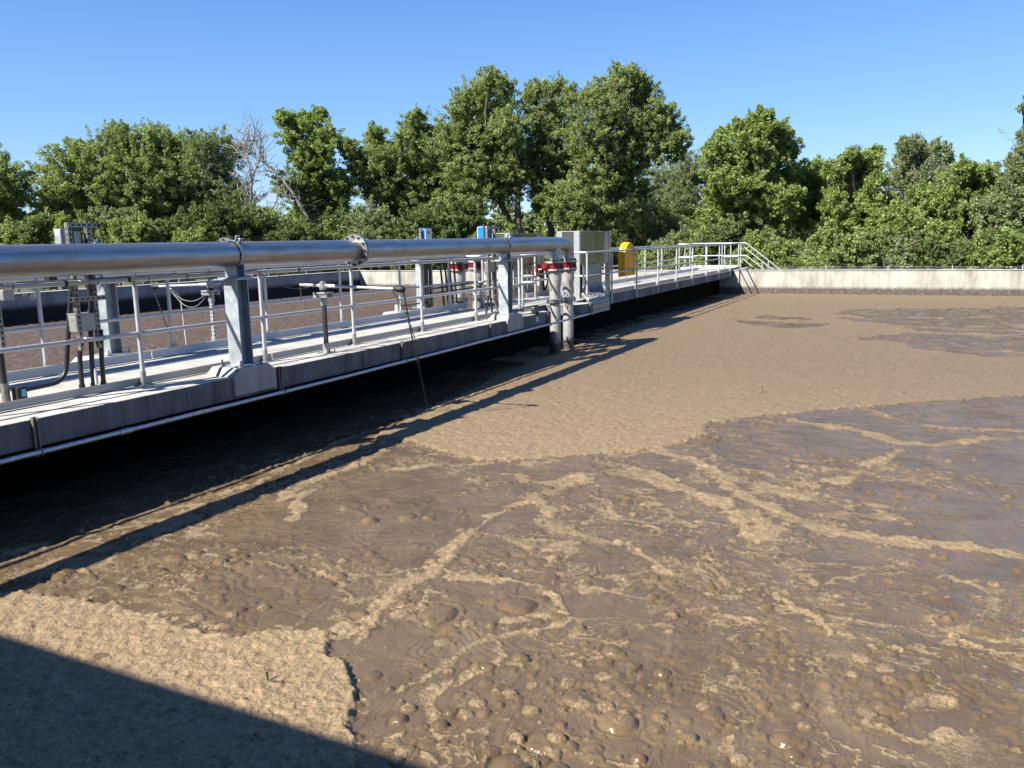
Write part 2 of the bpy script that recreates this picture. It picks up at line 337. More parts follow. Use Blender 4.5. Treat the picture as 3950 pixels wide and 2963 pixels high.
STREAMS= [([(-2.99, 3.48), (-2.97, 3.61), (-2.93, 3.79), (-2.98, 4.06), (-3.01, 4.32), (-3.01, 4.66), (-3.04, 4.99), (-3.07, 5.29), (-3.14, 5.73), (-3.11, 6.0), (-3.0, 6.33)], 0.1), ([(-2.83, 3.52), (-2.87, 3.75), (-2.97, 4.14)], 0.05), ([(-3.11, 6.0), (-3.0, 6.33), (-2.98, 6.79), (-2.87, 7.08), (-2.71, 7.4), (-2.46, 7.51), (-2.18, 7.37), (-1.85, 7.11), (-1.56, 6.94), (-1.29, 6.78), (-0.98, 6.31)], 0.12), ([(-2.51, 8.47), (-2.14, 8.2), (-1.78, 7.88), (-1.47, 7.67), (-1.23, 7.52), (-1.01, 7.43), (-0.81, 7.33), (-0.49, 7.12)], 0.12), ([(-3.0, 6.33), (-2.64, 5.82), (-2.39, 5.7), (-2.09, 5.61), (-1.91, 5.63)], 0.08), ([(-3.02, 5.42), (-2.77, 5.42), (-2.5, 5.33), (-2.24, 5.34)], 0.07), ([(-2.82, 4.53), (-2.55, 4.63), (-2.33, 4.68), (-2.15, 4.64), (-2.01, 4.56), (-1.88, 4.42)], 0.05), ([(-4.65, 6.59), (-4.4, 6.88), (-4.14, 7.09), (-3.92, 7.27)], 0.06), ([(-5.07, 5.52), (-5.23, 6.09), (-5.15, 6.57), (-5.18, 7.27)], 0.06), ([(-4.6, 5.1), (-4.93, 5.51), (-4.99, 5.94)], 0.05), ([(-1.47, 10.51), (-0.9, 10.19), (-0.49, 10.09), (-0.1, 9.67), (0.31, 9.94), (0.76, 10.24), (1.05, 10.47)], 0.08), ([(-2.16, 8.29), (-1.62, 7.6), (-1.27, 7.06), (-0.92, 6.81), (-0.55, 6.61), (-0.21, 6.48), (0.1, 6.58), (0.4, 6.59), (0.72, 6.54)], 0.09), ([(-1.24, 7.36), (-0.81, 7.7), (-0.56, 7.96), (-0.44, 8.62), (-0.09, 9.35)], 0.07), ([(-2.14, 4.15), (-1.97, 4.33), (-1.8, 4.37), (-1.86, 4.21), (-1.96, 4.1), (-2.13, 3.9), (-2.22, 3.73), (-2.21, 3.51), (-2.27, 3.33), (-2.3, 3.22)], 0.05), ([(-2.13, 3.9), (-1.98, 3.73), (-2.0, 3.55), (-2.07, 3.37)], 0.05), ([(-0.74, 11.56), (-0.23, 11.0), (0.32, 10.67), (1.08, 10.85)], 0.05), ([(-2.21, 2.74), (-2.17, 2.79), (-2.08, 2.89)], 0.03), ([(-1.18, 3.1), (-0.99, 3.12)], 0.03), ([(-0.68, 5.16), (-0.49, 4.96), (-0.35, 4.58)], 0.03), ([(0.11, 5.22), (0.34, 4.95), (0.58, 4.89)], 0.05), ([(-0.1, 3.91), (0.04, 3.82), (0.23, 3.98)], 0.06), ([(-1.91, 5.63), (-1.55, 5.26), (-1.28, 5.21)], 0.04), ([(-6.15, 3.57), (-6.07, 3.66), (-6.01, 3.79)], 0.08), ([(-5.77, 5.37), (-5.68, 5.81), (-5.81, 6.49), (-5.97, 7.65)], 0.03)]
BIG= [(-2.36, 5.04, 0.101), (-2.18, 4.83, 0.09), (-1.45, 4.05, 0.076), (-1.93, 3.46, 0.051), (-0.79, 4.38, 0.05), (-0.65, 4.2, 0.048), (-1.56, 4.03, 0.033), (-1.43, 4.9, 0.044), (-1.35, 4.79, 0.055), (-0.5, 4.29, 0.044), (0.24, 4.82, 0.072), (-0.05, 4.06, 0.088), (-1.18, 3.41, 0.11), (-1.43, 3.52, 0.084), (-1.44, 3.13, 0.115), (-1.2, 3.67, 0.035), (-1.22, 4.84, 0.049), (-5.28, 3.48, 0.12), (-4.76, 3.48, 0.071), (-4.83, 4.05, 0.097), (-4.48, 4.16, 0.08), (-3.76, 5.49, 0.118), (-3.99, 5.3, 0.102), (-3.78, 3.51, 0.063), (-2.55, 4.03, 0.148), (-2.17, 4.35, 0.15), (-1.11, 5.28, 0.046), (-0.75, 5.28, 0.039), (-0.45, 6.65, 0.055), (-2.21, 6.52, 0.081), (-1.7, 6.54, 0.048), (-0.59, 5.35, 0.072), (-1.5, 2.88, 0.133), (-4.1, 4.42, 0.058), (-3.83, 4.4, 0.049), (-4.43, 4.48, 0.075), (-0.45, 3.59, 0.095), (0.01, 4.32, 0.055), (0.46, 5.13, 0.075), (0.13, 8.59, 0.07), (0.39, 8.36, 0.058), (0.72, 7.77, 0.064), (-0.05, 7.65, 0.062)]
SHRUBS =  [(-37.0, 23.8, 2.2, 0.74), (-34.8, 23.5, 2.3, 0.61), (-36.8, 25.9, 1.9, 0.75), (-37.1, 27.2, 2.2, 0.98), (-36.3, 28.3, 2.5, 1.16), (-34.0, 27.9, 2.1, 0.98), (-35.5, 30.7, 2.6, 1.26), (-32.5, 29.6, 2.1, 1.03), (-33.2, 31.9, 2.3, 1.18), (-30.4, 30.4, 1.8, 0.82), (-32.0, 34.4, 2.1, 1.18), (-29.4, 34.0, 1.9, 1.01), (-29.0, 35.7, 1.9, 1.08), (-28.4, 37.4, 2.5, 1.16), (-26.2, 36.6, 1.9, 1.11), (-25.8, 38.1, 2.4, 1.03), (-23.7, 37.1, 1.9, 1.13), (-23.7, 39.4, 2.3, 1.13), (-21.7, 38.3, 2.3, 1.13), (-19.7, 37.1, 1.7, 0.85), (-19.7, 39.3, 2.0, 0.84), (-17.1, 36.2, 1.7, 0.67), (-14.3, 45.8, 0.5, 0.91), (-17.4, 46.9, 0.7, 0.95), (-12.6, 45.3, 0.7, 1.05), (-10.1, 40.8, 1.2, 0.8), (-9.0, 40.0, 0.9, 0.96), (-7.8, 39.2, 0.6, 0.89), (-6.8, 39.4, 0.9, 1.03), (-6.0, 40.6, 1.1, 1.01), (-4.9, 39.2, 0.6, 0.88), (-3.9, 39.8, 0.9, 1.03), (-2.9, 39.4, 0.6, 0.97), (-2.0, 41.0, 1.0, 1.01), (-1.0, 39.5, 0.5, 0.88), (-0.2, 40.5, 0.8, 1.04), (0.7, 39.5, 0.5, 0.93), (1.7, 40.5, 0.9, 1.04), (2.4, 39.4, 0.5, 0.93), (3.3, 40.9, 0.9, 1.05), (4.2, 39.8, 0.6, 1.12), (-2.3, 43.9, 2.3, 0.89), (-5.0, 42.7, 1.7, 0.96), (0.1, 43.0, 2.0, 0.96), (3.0, 42.9, 1.7, 0.96)]
TREES= {'A': ((-44.7, 26.5), 0, [(-42.6, 27.4, 4.8, 0.91), (-43.0, 28.4, 4.1, 0.58), (-44.6, 27.6, 3.8, 1.17), (-45.1, 28.5, 4.6, 0.9), (-43.8, 26.3, 4.6, 1.72), (-44.1, 27.6, 3.1, 0.73)]), 'B': ((-43.0, 32.7), 0, [(-43.1, 30.2, 4.2, 0.83), (-43.4, 31.4, 6.1, 0.9), (-44.2, 31.8, 4.9, 1.28), (-44.3, 33.2, 6.6, 0.81), (-42.0, 32.5, 5.9, 1.25), (-42.2, 33.7, 7.1, 0.85), (-42.6, 34.6, 7.7, 0.56), (-40.4, 33.7, 4.8, 1.53), (-42.7, 32.4, 3.9, 1.65), (-44.1, 31.9, 3.1, 1.37), (-43.3, 34.5, 3.9, 1.55), (-43.4, 30.6, 3.5, 0.74), (-41.5, 34.5, 6.2, 1.06)]), 'C': ((-42.4, 36.6), 0, [(-41.7, 35.4, 7.4, 0.74), (-41.7, 36.6, 7.6, 0.81), (-42.2, 37.5, 7.3, 0.89), (-43.3, 37.6, 6.3, 1.45), (-40.8, 37.0, 6.0, 1.24), (-41.2, 38.0, 7.0, 0.69), (-42.7, 37.6, 4.3, 1.59), (-40.3, 36.9, 5.0, 1.38), (-42.3, 36.1, 3.1, 1.55)]), 'D': ((-39.6, 38.2), 2, [(-38.8, 37.0, 7.1, 0.84), (-38.7, 38.4, 7.3, 0.68), (-39.7, 38.7, 6.2, 1.31), (-39.4, 40.3, 7.1, 0.51), (-39.3, 37.1, 5.0, 1.36), (-38.9, 38.9, 5.0, 1.23), (-40.0, 39.1, 3.7, 1.41), (-37.4, 38.5, 3.8, 0.9)]), 'E': ((-33.1, 40.1), 1, [(-33.4, 38.1, 8.3, 0.4), (-33.4, 39.2, 8.1, 0.64), (-33.3, 40.5, 8.5, 0.53), (-33.5, 41.5, 9.0, 0.36), (-33.0, 39.0, 7.2, 0.92), (-32.5, 40.6, 7.5, 0.64), (-32.8, 41.5, 7.7, 0.3), (-31.9, 39.3, 6.2, 0.97), (-33.1, 39.5, 6.1, 0.69), (-32.7, 41.0, 5.0, 1.18), (-33.8, 41.3, 3.8, 1.34), (-31.3, 40.4, 4.5, 0.69), (-33.6, 39.7, 4.1, 1.02), (-32.9, 41.4, 2.9, 1.33), (-33.4, 38.1, 4.7, 0.71)]), 'F': ((-30.5, 43.3), 0, [(-31.2, 41.2, 6.8, 0.46), (-31.4, 42.1, 6.3, 0.59), (-31.0, 43.6, 7.9, 0.42), (-31.4, 44.4, 7.2, 0.67), (-30.5, 42.2, 6.2, 0.88), (-30.0, 43.7, 6.4, 0.89), (-30.6, 44.3, 5.6, 1.15), (-30.3, 41.8, 4.9, 0.98), (-29.7, 43.4, 4.3, 1.35), (-29.5, 44.6, 3.5, 1.5), (-32.3, 43.7, 5.7, 0.61), (-28.8, 43.4, 7.5, 0.41)]), 'G': ((-29.2, 46.6), 0, [(-29.1, 45.1, 8.9, 0.42), (-29.5, 45.9, 8.2, 0.8), (-29.3, 47.1, 7.9, 1.0), (-30.7, 47.2, 7.1, 1.14), (-28.4, 46.0, 6.3, 1.4), (-29.8, 46.2, 5.0, 1.48), (-29.0, 47.8, 4.7, 1.38), (-28.6, 45.4, 3.4, 1.44), (-27.4, 47.2, 4.9, 0.92)]), 'H': ((-22.6, 46.8), 0, [(-23.5, 44.8, 10.5, 0.58), (-24.3, 45.4, 10.0, 0.76), (-25.6, 45.8, 9.8, 0.71), (-24.2, 47.6, 10.5, 0.54), (-25.5, 44.3, 8.9, 0.58), (-24.0, 46.2, 9.0, 1.06), (-25.6, 46.3, 8.7, 1.19), (-22.6, 45.3, 8.0, 1.03), (-25.8, 44.6, 7.7, 0.99), (-25.0, 46.1, 7.2, 1.36), (-24.1, 47.6, 6.7, 1.32), (-25.3, 44.4, 6.2, 1.26), (-24.3, 46.0, 5.2, 1.4), (-23.4, 47.4, 5.0, 1.19), (-24.9, 44.1, 4.4, 1.25), (-26.2, 44.4, 6.9, 0.75)]), 'I': ((-21.7, 49.5), 0, [(-22.0, 47.9, 10.3, 0.54), (-22.7, 48.5, 9.8, 0.67), (-21.6, 50.0, 10.7, 0.49), (-21.9, 50.8, 10.0, 0.88), (-21.9, 48.4, 8.7, 1.02), (-21.0, 49.8, 8.7, 1.04), (-22.9, 49.9, 7.7, 1.05), (-20.6, 48.5, 7.1, 1.13), (-21.9, 48.9, 5.9, 1.2), (-20.6, 50.4, 5.6, 1.22), (-23.7, 50.0, 6.3, 0.81), (-20.2, 49.1, 9.9, 0.42), (-22.1, 49.3, 4.2, 1.21)]), 'J': ((-19.6, 47.1), 0, [(-16.1, 47.0, 10.3, 0.62), (-15.8, 48.0, 10.1, 0.52), (-17.3, 48.5, 10.0, 0.76), (-18.5, 49.0, 9.7, 0.71), (-18.3, 46.6, 9.3, 0.57), (-15.5, 48.6, 9.5, 0.64), (-16.5, 49.2, 9.2, 1.12), (-17.3, 46.5, 8.3, 1.18), (-14.8, 48.3, 8.4, 0.8), (-14.3, 49.4, 8.1, 0.58), (-14.3, 50.4, 7.6, 0.71), (-13.2, 48.3, 6.8, 0.51), (-15.5, 48.6, 7.6, 1.26), (-17.2, 49.0, 7.2, 1.4), (-18.0, 46.3, 7.0, 1.12), (-14.3, 48.5, 6.6, 0.8), (-15.3, 49.1, 6.2, 0.87), (-16.9, 49.5, 5.6, 1.06), (-17.7, 46.9, 5.2, 1.24), (-19.1, 47.3, 4.0, 1.31), (-17.6, 48.8, 4.3, 1.16), (-19.3, 45.7, 3.1, 1.11), (-18.1, 47.2, 2.9, 1.13), (-13.8, 49.6, 6.3, 0.46)]), 'K': ((-16.8, 59.7), 2, [(-15.3, 58.7, 6.2, 0.95), (-16.1, 59.4, 5.5, 1.1), (-14.8, 60.7, 5.6, 0.77), (-18.2, 60.7, 5.1, 1.42), (-16.0, 59.0, 4.0, 1.44), (-15.0, 60.2, 3.7, 1.39), (-19.0, 60.0, 3.8, 1.41), (-16.8, 58.3, 2.4, 1.56), (-15.5, 59.6, 1.7, 1.38), (-20.2, 59.1, 3.2, 1.61), (-19.8, 60.2, 1.5, 1.63), (-21.3, 57.3, 1.9, 1.54)]), 'L': ((-7.8, 42.3), 1, [(-7.3, 41.0, 6.6, 0.38), (-7.9, 41.8, 6.5, 0.43), (-8.6, 42.6, 6.4, 0.44), (-9.6, 43.3, 6.2, 0.32), (-9.4, 41.0, 5.5, 0.31), (-7.0, 42.4, 6.1, 0.48), (-6.6, 43.4, 5.8, 0.39), (-7.4, 41.0, 5.8, 0.7), (-8.6, 41.7, 5.4, 0.67), (-6.9, 42.9, 5.2, 0.78), (-6.5, 43.9, 5.3, 0.35), (-9.4, 41.0, 4.9, 0.57), (-8.1, 42.2, 4.4, 1.06), (-7.1, 43.3, 4.0, 0.98), (-9.0, 40.7, 3.7, 0.84), (-8.4, 41.7, 3.1, 1.1), (-7.4, 42.8, 2.4, 1.22), (-9.6, 43.3, 2.5, 0.99), (-6.2, 41.6, 3.0, 0.71), (-9.7, 41.9, 1.6, 0.87)]), 'M': ((-5.8, 46.6), 1, [(-5.9, 45.3, 4.2, 0.67), (-5.4, 46.2, 4.4, 0.42), (-5.3, 47.2, 4.7, 0.27), (-6.5, 47.9, 3.7, 0.92), (-5.3, 45.8, 3.2, 0.77), (-5.9, 46.6, 2.5, 1.16), (-4.9, 47.6, 2.2, 0.8)]), 'N': ((-3.1, 42.9), 1, [(-3.5, 41.5, 4.9, 0.26), (-3.3, 42.4, 4.7, 0.33), (-3.0, 43.3, 4.8, 0.24), (-2.7, 44.3, 4.9, 0.32), (-3.7, 41.9, 4.4, 0.33), (-2.7, 42.9, 4.3, 0.39), (-3.5, 43.8, 4.2, 0.59), (-4.1, 41.5, 4.1, 0.37), (-2.5, 42.5, 3.7, 0.33), (-2.9, 43.4, 3.5, 0.68), (-3.8, 44.2, 3.3, 0.79), (-2.8, 42.0, 2.6, 0.85), (-3.9, 42.8, 2.4, 0.77), (-3.2, 43.8, 1.7, 0.98)]), 'O': ((-0.5, 50.0), 2, [(-1.3, 48.6, 5.7, 0.38), (-0.7, 49.5, 5.9, 0.28), (-1.4, 50.4, 5.2, 0.45), (-0.5, 51.3, 5.5, 0.52), (0.1, 49.1, 5.4, 0.33), (0.4, 50.0, 4.9, 0.34), (-0.8, 50.9, 4.7, 0.8), (-0.1, 48.6, 4.2, 0.71), (-1.6, 49.5, 4.3, 0.44), (-1.3, 50.4, 3.9, 0.85), (-2.1, 51.3, 3.7, 0.57), (-0.6, 49.1, 3.1, 1.1), (-1.6, 50.0, 2.6, 0.95)]), 'P': ((1.8, 45.0), 1, [(1.1, 43.6, 4.0, 0.39), (1.9, 44.5, 4.0, 0.32), (1.6, 45.4, 3.7, 0.61), (2.3, 46.3, 3.6, 0.52), (0.9, 44.1, 3.3, 0.64), (2.4, 44.9, 2.9, 0.6), (1.7, 45.9, 2.6, 0.98), (0.9, 43.6, 2.2, 0.83), (2.5, 44.5, 2.2, 0.75)]), 'Q': ((4.6, 43.8), 2, [(3.3, 42.5, 6.6, 0.24), (3.4, 43.4, 5.5, 0.29), (3.7, 44.3, 4.5, 0.45), (3.5, 45.2, 4.3, 0.41), (3.1, 43.0, 3.5, 0.48), (3.8, 43.8, 3.3, 0.74), (3.1, 44.8, 3.0, 0.55), (3.6, 42.5, 2.3, 0.86), (4.3, 43.3, 3.7, 1.46), (3.3, 44.3, 1.7, 0.85)])}
DEAD =  [[(-33.59, 34.98, 0.6), (-33.53, 35.04, 2.11), (-33.47, 35.1, 3.35), (-33.37, 35.19, 4.59), (-33.43, 35.14, 5.82), (-33.43, 35.13, 6.79), (-33.26, 35.3, 7.81)], [(-33.37, 35.19, 4.59), (-33.18, 35.38, 5.33), (-33.0, 35.54, 6.07)], [(-33.44, 35.12, 3.85), (-33.69, 34.89, 4.59), (-33.83, 34.76, 5.2)], [(-33.43, 35.14, 5.82), (-33.68, 34.89, 6.3), (-33.87, 34.72, 6.73)], [(-33.51, 35.06, 2.61), (-33.74, 34.84, 3.61), (-33.88, 34.7, 4.1)], [(-33.35, 35.22, 5.08), (-33.01, 35.53, 5.82), (-32.87, 35.67, 6.56), (-32.91, 35.62, 7.04)], [(-33.37, 35.19, 6.3), (-33.16, 35.39, 7.04), (-33.07, 35.48, 7.52)], [(-33.41, 35.16, 6.55), (-33.55, 35.02, 7.15), (-33.71, 34.87, 7.51)], [(-33.47, 35.1, 3.35), (-33.11, 35.44, 3.85), (-32.83, 35.69, 3.97)], [(-33.63, 34.95, 0.6), (-33.22, 35.33, 1.6), (-32.72, 35.8, 2.59), (-32.32, 36.16, 3.34), (-31.92, 36.51, 3.84)], [(-32.72, 35.8, 2.59), (-32.59, 35.91, 3.35), (-32.39, 36.1, 3.84)], [(-33.22, 35.33, 1.6), (-33.27, 35.29, 2.35), (-33.37, 35.19, 2.86)]]
LEAN= [[(-31.58, 38.76, 0.47), (-31.73, 38.65, 1.81), (-32.29, 38.18, 3.08), (-32.62, 37.89, 3.97), (-33.32, 37.28, 5.33), (-33.85, 36.8, 5.96), (-34.28, 36.4, 6.46), (-34.7, 36.0, 6.95)], [(-33.85, 36.8, 5.96), (-34.08, 36.59, 6.84), (-34.19, 36.49, 7.21)], [(-33.32, 37.28, 5.33), (-33.78, 36.87, 5.51), (-34.1, 36.57, 5.4)], [(-32.62, 37.89, 3.97), (-33.19, 37.4, 4.18), (-33.45, 37.17, 4.31)], [(-34.28, 36.4, 6.46), (-34.64, 36.05, 6.33), (-34.9, 35.8, 6.45)]]
CALM = [(-3.55, 5.35, .8), (-4.6, 5.2, .55), (-3.65, 3.75, .42), (-2.62, 3.5, .34), (-2.35, 4.4, .4), (-4.3, 6.2, .6), (-1.15, 4.15, .3), (-.6, 9.9, 1.0), (1.6, 9.6, 1.3), (.6, 7.3, .7), (-1.9, 5.5, .35)]

# ------------------------------------------------------------------ ground and basin walls
W = -0.90
g = MB(); g.add([(-900, -300, -1.35), (900, -300, -1.35), (900, 1500, -1.35), (-900, 1500, -1.35)], [(0, 1, 2, 3)])
struct(g.build('ground', MT['ground']))
def wall(name, parts, mat, label, cap=None):
    root = thing(name, (parts[0][0], parts[0][2], -1.3), label, 'wall')
    b = MB()
    for p in parts: b.box(*p, bev=.012)
    b.build('wall_body', mat, root)
    return root
FW = wall('concrete_wall', [(-8.59, 18.5, 33.30, 33.62, -1.4, 0)], MT['wall_far'], 'long sunlit concrete basin wall with dark scum line right of the walkway')
c = MB(); c.box(-6.9, 18.5, 33.272, 33.64, 0.002, .03, bev=.008); c.build('coping', MT['pale'], FW)
LWc = wall('concrete_wall', [(-25.5, -8.6, 33.30, 33.62, -1.4, 0)], MT['wall_far'], 'sunlit concrete end wall seen through the railings behind the far valves')
c = MB(); c.box(-25.3, -9.0, 33.272, 33.64, .002, .03, bev=.008); c.build('coping', MT['pale'], LWc)
LW = wall('concrete_wall', [(-25.32, -24.98, -4, 33.9, -1.4, .006)], MT['wall_left'], 'shaded concrete side wall with black wet lower half on the far left')
c = MB(); c.box(-25.35, -24.95, -4, 33.9, .008, .035, bev=.008); c.build('coping', MT['pale'], LW)
NW = wall('concrete_wall', [(-6.3, 18.5, -.9, -.25, -1.4, 0)], MT['pale'], 'near concrete wall of the basin below the viewpoint')
RW = wall('concrete_wall', [(18.2, 18.5, -.25, 33.3, -1.4, 0)], MT['pale'], 'right hand concrete side wall of the basin')
CW = wall('concrete_wall', [(-7.75, -7.42, -.9, 33.3, -1.4, -.24)], MT['wall_mid'], 'dividing wall under the walkway slab, coloured near black for the shade there')
# building behind the viewpoint: its roof edge draws the straight shadow in the lower left corner
BR = thing('building', (-9, -6, -1.3), 'flat roofed plain building whose shadow falls on the near sludge', 'building')
b = MB(); b.box(-24, 12, -9.5, -1.37, -1.3, 2.93); b.build('wall', MT['pale'], BR)
b = MB(); b.box(-24.1, 12.1, -9.6, -1.35, 2.93, 3.0); b.build('roof', MT['roof'], BR)

# ------------------------------------------------------------------ sludge surface
def vnoise(x, y, seed=0):
    xi = np.floor(x).astype(np.int64); yi = np.floor(y).astype(np.int64); fx = x-xi; fy = y-yi
    fx = fx*fx*fx*(fx*(fx*6-15)+10); fy = fy*fy*fy*(fy*(fy*6-15)+10)
    def h(a, b):
        n = (a*374761393+b*668265263+seed*1442695041) & 0xffffffff
        n = ((n ^ (n >> 13))*1274126177) & 0xffffffff; n = n ^ (n >> 16)
        return (n & 0xffff)/65535.0*2-1
    return (h(xi, yi)*(1-fx)+h(xi+1, yi)*fx)*(1-fy)+(h(xi, yi+1)*(1-fx)+h(xi+1, yi+1)*fx)*fy
def fbm(x, y, seed=0, o=4, g=.5):
    s = np.zeros_like(x); a = 1.0; k = 0
    for i in range(o):
        s += a*vnoise(x*2**i+17.3*i, y*2**i-9.1*i, seed+i); k += a; a *= g
    return s/k
def sdf(px, py, poly):
    d = np.full(px.shape, 1e9); ins = np.zeros(px.shape, bool); n = len(poly)
    for i in range(n):
        ax, ay = poly[i]; bx, by = poly[(i+1) % n]; ex, ey = bx-ax, by-ay
        t = np.clip(((px-ax)*ex+(py-ay)*ey)/(ex*ex+ey*ey+1e-12), 0, 1)
        d = np.minimum(d, np.hypot(px-ax-t*ex, py-ay-t*ey))
        c = ((ay > py) != (by > py)) & (px < (bx-ax)*(py-ay)/(by-ay+1e-12)+ax); ins ^= c
    return np.where(ins, -d, d)
def seg(px, py, pts):
    d = np.full(px.shape, 1e9)
    for (ax, ay), (bx, by) in zip(pts[:-1], pts[1:]):
        ex, ey = bx-ax, by-ay; t = np.clip(((px-ax)*ex+(py-ay)*ey)/(ex*ex+ey*ey+1e-12), 0, 1)
        d = np.minimum(d, np.hypot(px-ax-t*ex, py-ay-t*ey))
    return d
def sst(a, b, x):
    t = np.clip((x-a)/(b-a), 0, 1); return t*t*(3-2*t)
def grid_mesh(name, X, Y, Z, keep, mat, foam, near_tone=None):
    nr, na = X.shape; idx = np.arange(nr*na).reshape(nr, na)
    q = np.stack([idx[:-1, :-1], idx[:-1, 1:], idx[1:, 1:], idx[1:, :-1]], -1).reshape(-1, 4)
    kq = keep.ravel()[q].all(1); q = q[kq]
    used = np.zeros(nr*na, bool); used[q.ravel()] = True; rem = np.cumsum(used)-1; q = rem[q]
    V = np.stack([X.ravel(), Y.ravel(), Z.ravel()], -1)[used].astype(np.float32)
    me = bpy.data.meshes.new(name); me.vertices.add(len(V)); me.vertices.foreach_set('co', V.ravel())
    me.loops.add(q.size); me.loops.foreach_set('vertex_index', q.ravel().astype(np.int32))
    me.polygons.add(len(q)); me.polygons.foreach_set('loop_start', np.arange(0, q.size, 4, dtype=np.int32))
    me.polygons.foreach_set('use_smooth', np.ones(len(q), bool)); me.update(calc_edges=True)
    at = me.attributes.new('foam', 'FLOAT', 'POINT'); at.data.foreach_set('value', foam.ravel()[used].astype(np.float32))
    if near_tone is not None:
        at = me.attributes.new('near_tone', 'FLOAT', 'POINT'); at.data.foreach_set('value', near_tone.ravel()[used].astype(np.float32))
    me.materials.append(mat); o = bpy.data.objects.new(name, me); C.objects.link(o); return o
R0, RG = 1.0, 0.0023
NR = int(math.log(44/R0)/RG)
rad = R0*np.exp(np.arange(NR)*RG)
A0, A1, DA = -1.12, .20, .0021
angf = np.arange(A0, A1, DA); ang = np.concatenate([np.linspace(-1.56, A0, 30)[:-1], angf, np.linspace(A1, 1.56, 60)])
TH, RR = np.meshgrid(ang, rad); X = np.sin(TH)*RR; Y = np.cos(TH)*RR
keep = (X > -7.6) & (X < 18.35) & (Y > -.3) & (Y < 33.45)
near = np.clip(1-RR/16, 0, 1)
wx = fbm(X*1.1, Y*1.1, 5, 4); wy = fbm(X*1.1, Y*1.1, 25, 4)
wx2 = fbm(X*6, Y*6, 55, 3); wy2 = fbm(X*6, Y*6, 75, 3)
UX = X+.10*wx*np.minimum(1, RR/7)+.035*wx2; UY = Y+.10*wy*np.minimum(1, RR/7)+.035*wy2
ff0 = fbm(X*14, Y*14, 205, 4, .6)
UX = UX+.045*ff0*np.minimum(1.5, RR/6); UY = UY+.045*fbm(X*12, Y*12, 206, 4, .6)*np.minimum(1.5, RR/6)
dA = sdf(UX, UY, RAFT_A); 
for p in POOLS: dA = np.maximum(dA, -sdf(UX+.35*wx, UY+.5*wy, p))
dB = sdf(UX, UY, RAFT_B)
ew = np.maximum(1, RR/6); raft = np.maximum(sst(.012, -.03, dA/ew), sst(.012, -.03, dB)); draft = np.minimum(dA, dB)
flow = fbm(X*3+wx*1.4, Y*3+wy*1.4, 90, 5, .55)
stm = np.zeros_like(X)
for pts, wd in STREAMS:
    d = seg(UX, UY, pts); sc = wd*np.clip(np.hypot(*pts[len(pts)//2])/5.5, .7, 1.8)*.75
    stm = np.maximum(stm, (.55+.45*sst(-.35, .15, fbm(X*2.4, Y*2.4, 207, 3)))*sst(1.35, .45, d/sc-.9*flow-.35*wx2-.35*ff0)*.95)
# thin torn foam filaments in the open liquor
r1 = np.abs(fbm(X*1.3+wx*.9, Y*1.9+wy*.9, 120, 4)); gate = sst(.0, .35, fbm(X*.9+3, Y*.9, 140, 3)+.10)
r2_ = np.abs(fbm(X*3.6+wx*1.6, Y*4.6+wy*1.6, 160, 5, .62)); gate2 = sst(.05, .4, fbm(X*1.7+8, Y*1.7, 180, 3))
r3_ = np.abs(fbm(X*5.5+wx*1.5, Y*8+wy*1.5, 165, 4, .6)); gate3 = sst(-.2, .3, fbm(X*1.1-4, Y*1.3, 185, 3)+.4*np.exp(-((Y-5.2)/2.6)**2)-.1)
fil = np.maximum(np.maximum(sst(.10, .01, r1)*gate*.7, sst(.11, .0, r2_)*gate2*.72), sst(.15, .0, r3_)*gate3*.58)
patch = sst(.24, .50, fbm(X*2.2+wx, Y*2.8+wy, 200, 5, .66)+.08*gate3)*.62
open_ = 1-raft
# the far pools stay mostly clear and glossy
farclear = sst(10, 15, Y)
calm = np.zeros_like(X)
for cx0, cy0, cr0 in CALM: calm = np.maximum(calm, sst(1.15, .55, np.hypot((UX-cx0)/cr0, (UY-cy0)/(cr0*1.15))))
fil *= 1-.85*calm; patch *= 1-.9*calm
foam = np.maximum(raft, open_*np.maximum(stm, np.maximum(fil, patch)*(1-.6*farclear)))
foam *= .25+.75*sst(-6.5, -6.0, X+.25*wx+.5*sst(9, 14, Y)+.6*raft*sst(6, 8, Y))  # froth thinned beside the slab to darken the walkway's shadow strip
foam = np.clip(foam+open_*.22*flow, 0, 1)
isl = sst(.10, .30, fbm(X*.8+wx*.5, Y*2.2+wy*.5, 215, 4)); foam = np.maximum(foam, open_*farclear*.85*isl)
foam = np.maximum(foam, open_*np.exp(-np.maximum(draft, 0)/.14)*sst(.05, .4, ff0+.3*flow)*.9)
# relief
Z = np.zeros_like(X)
ff = fbm(X*9, Y*9, 210, 5, .62); fine = fbm(X*34, Y*34, 230, 3, .6)
Z += raft*(.022+.011*ff+.010*ff0*np.clip(1.6-RR/12, .3, 1)+.009*fine*np.clip(1.4-RR/9, .15, 1))
Z += raft*.010*np.exp(-(draft/.05)**2)*(.6+.9*fine)
Z += (stm*open_)*(.009+.010*ff+.009*fine+.006*ff0)
Z += (np.maximum(fil, patch)*open_)*(.003+.003*fine)
lump = fbm(X*1.8+wx*.6, Y*1.8+wy*.6, 250, 3); Z += open_*.012*lump*near
wr = 1-np.abs(fbm(X*2.6+wx*1.8, Y*2.6+wy*1.8, 270, 4)); Z += open_*(-.016)*sst(.93, .995, wr)*near*sst(-.3, .3, lump)
wr2 = 1-np.abs(fbm(X*6.5+wx*2.6, Y*5.0+wy*2.6, 275, 4, .6)); Z += open_*(-.008)*sst(.92, .995, wr2)*near*gate3
rise = sst(.0, .30, fbm(X*3.4+wx*1.2, Y*3.4+wy*1.2, 277, 3))*gate3; Z += open_*rise*.013*near
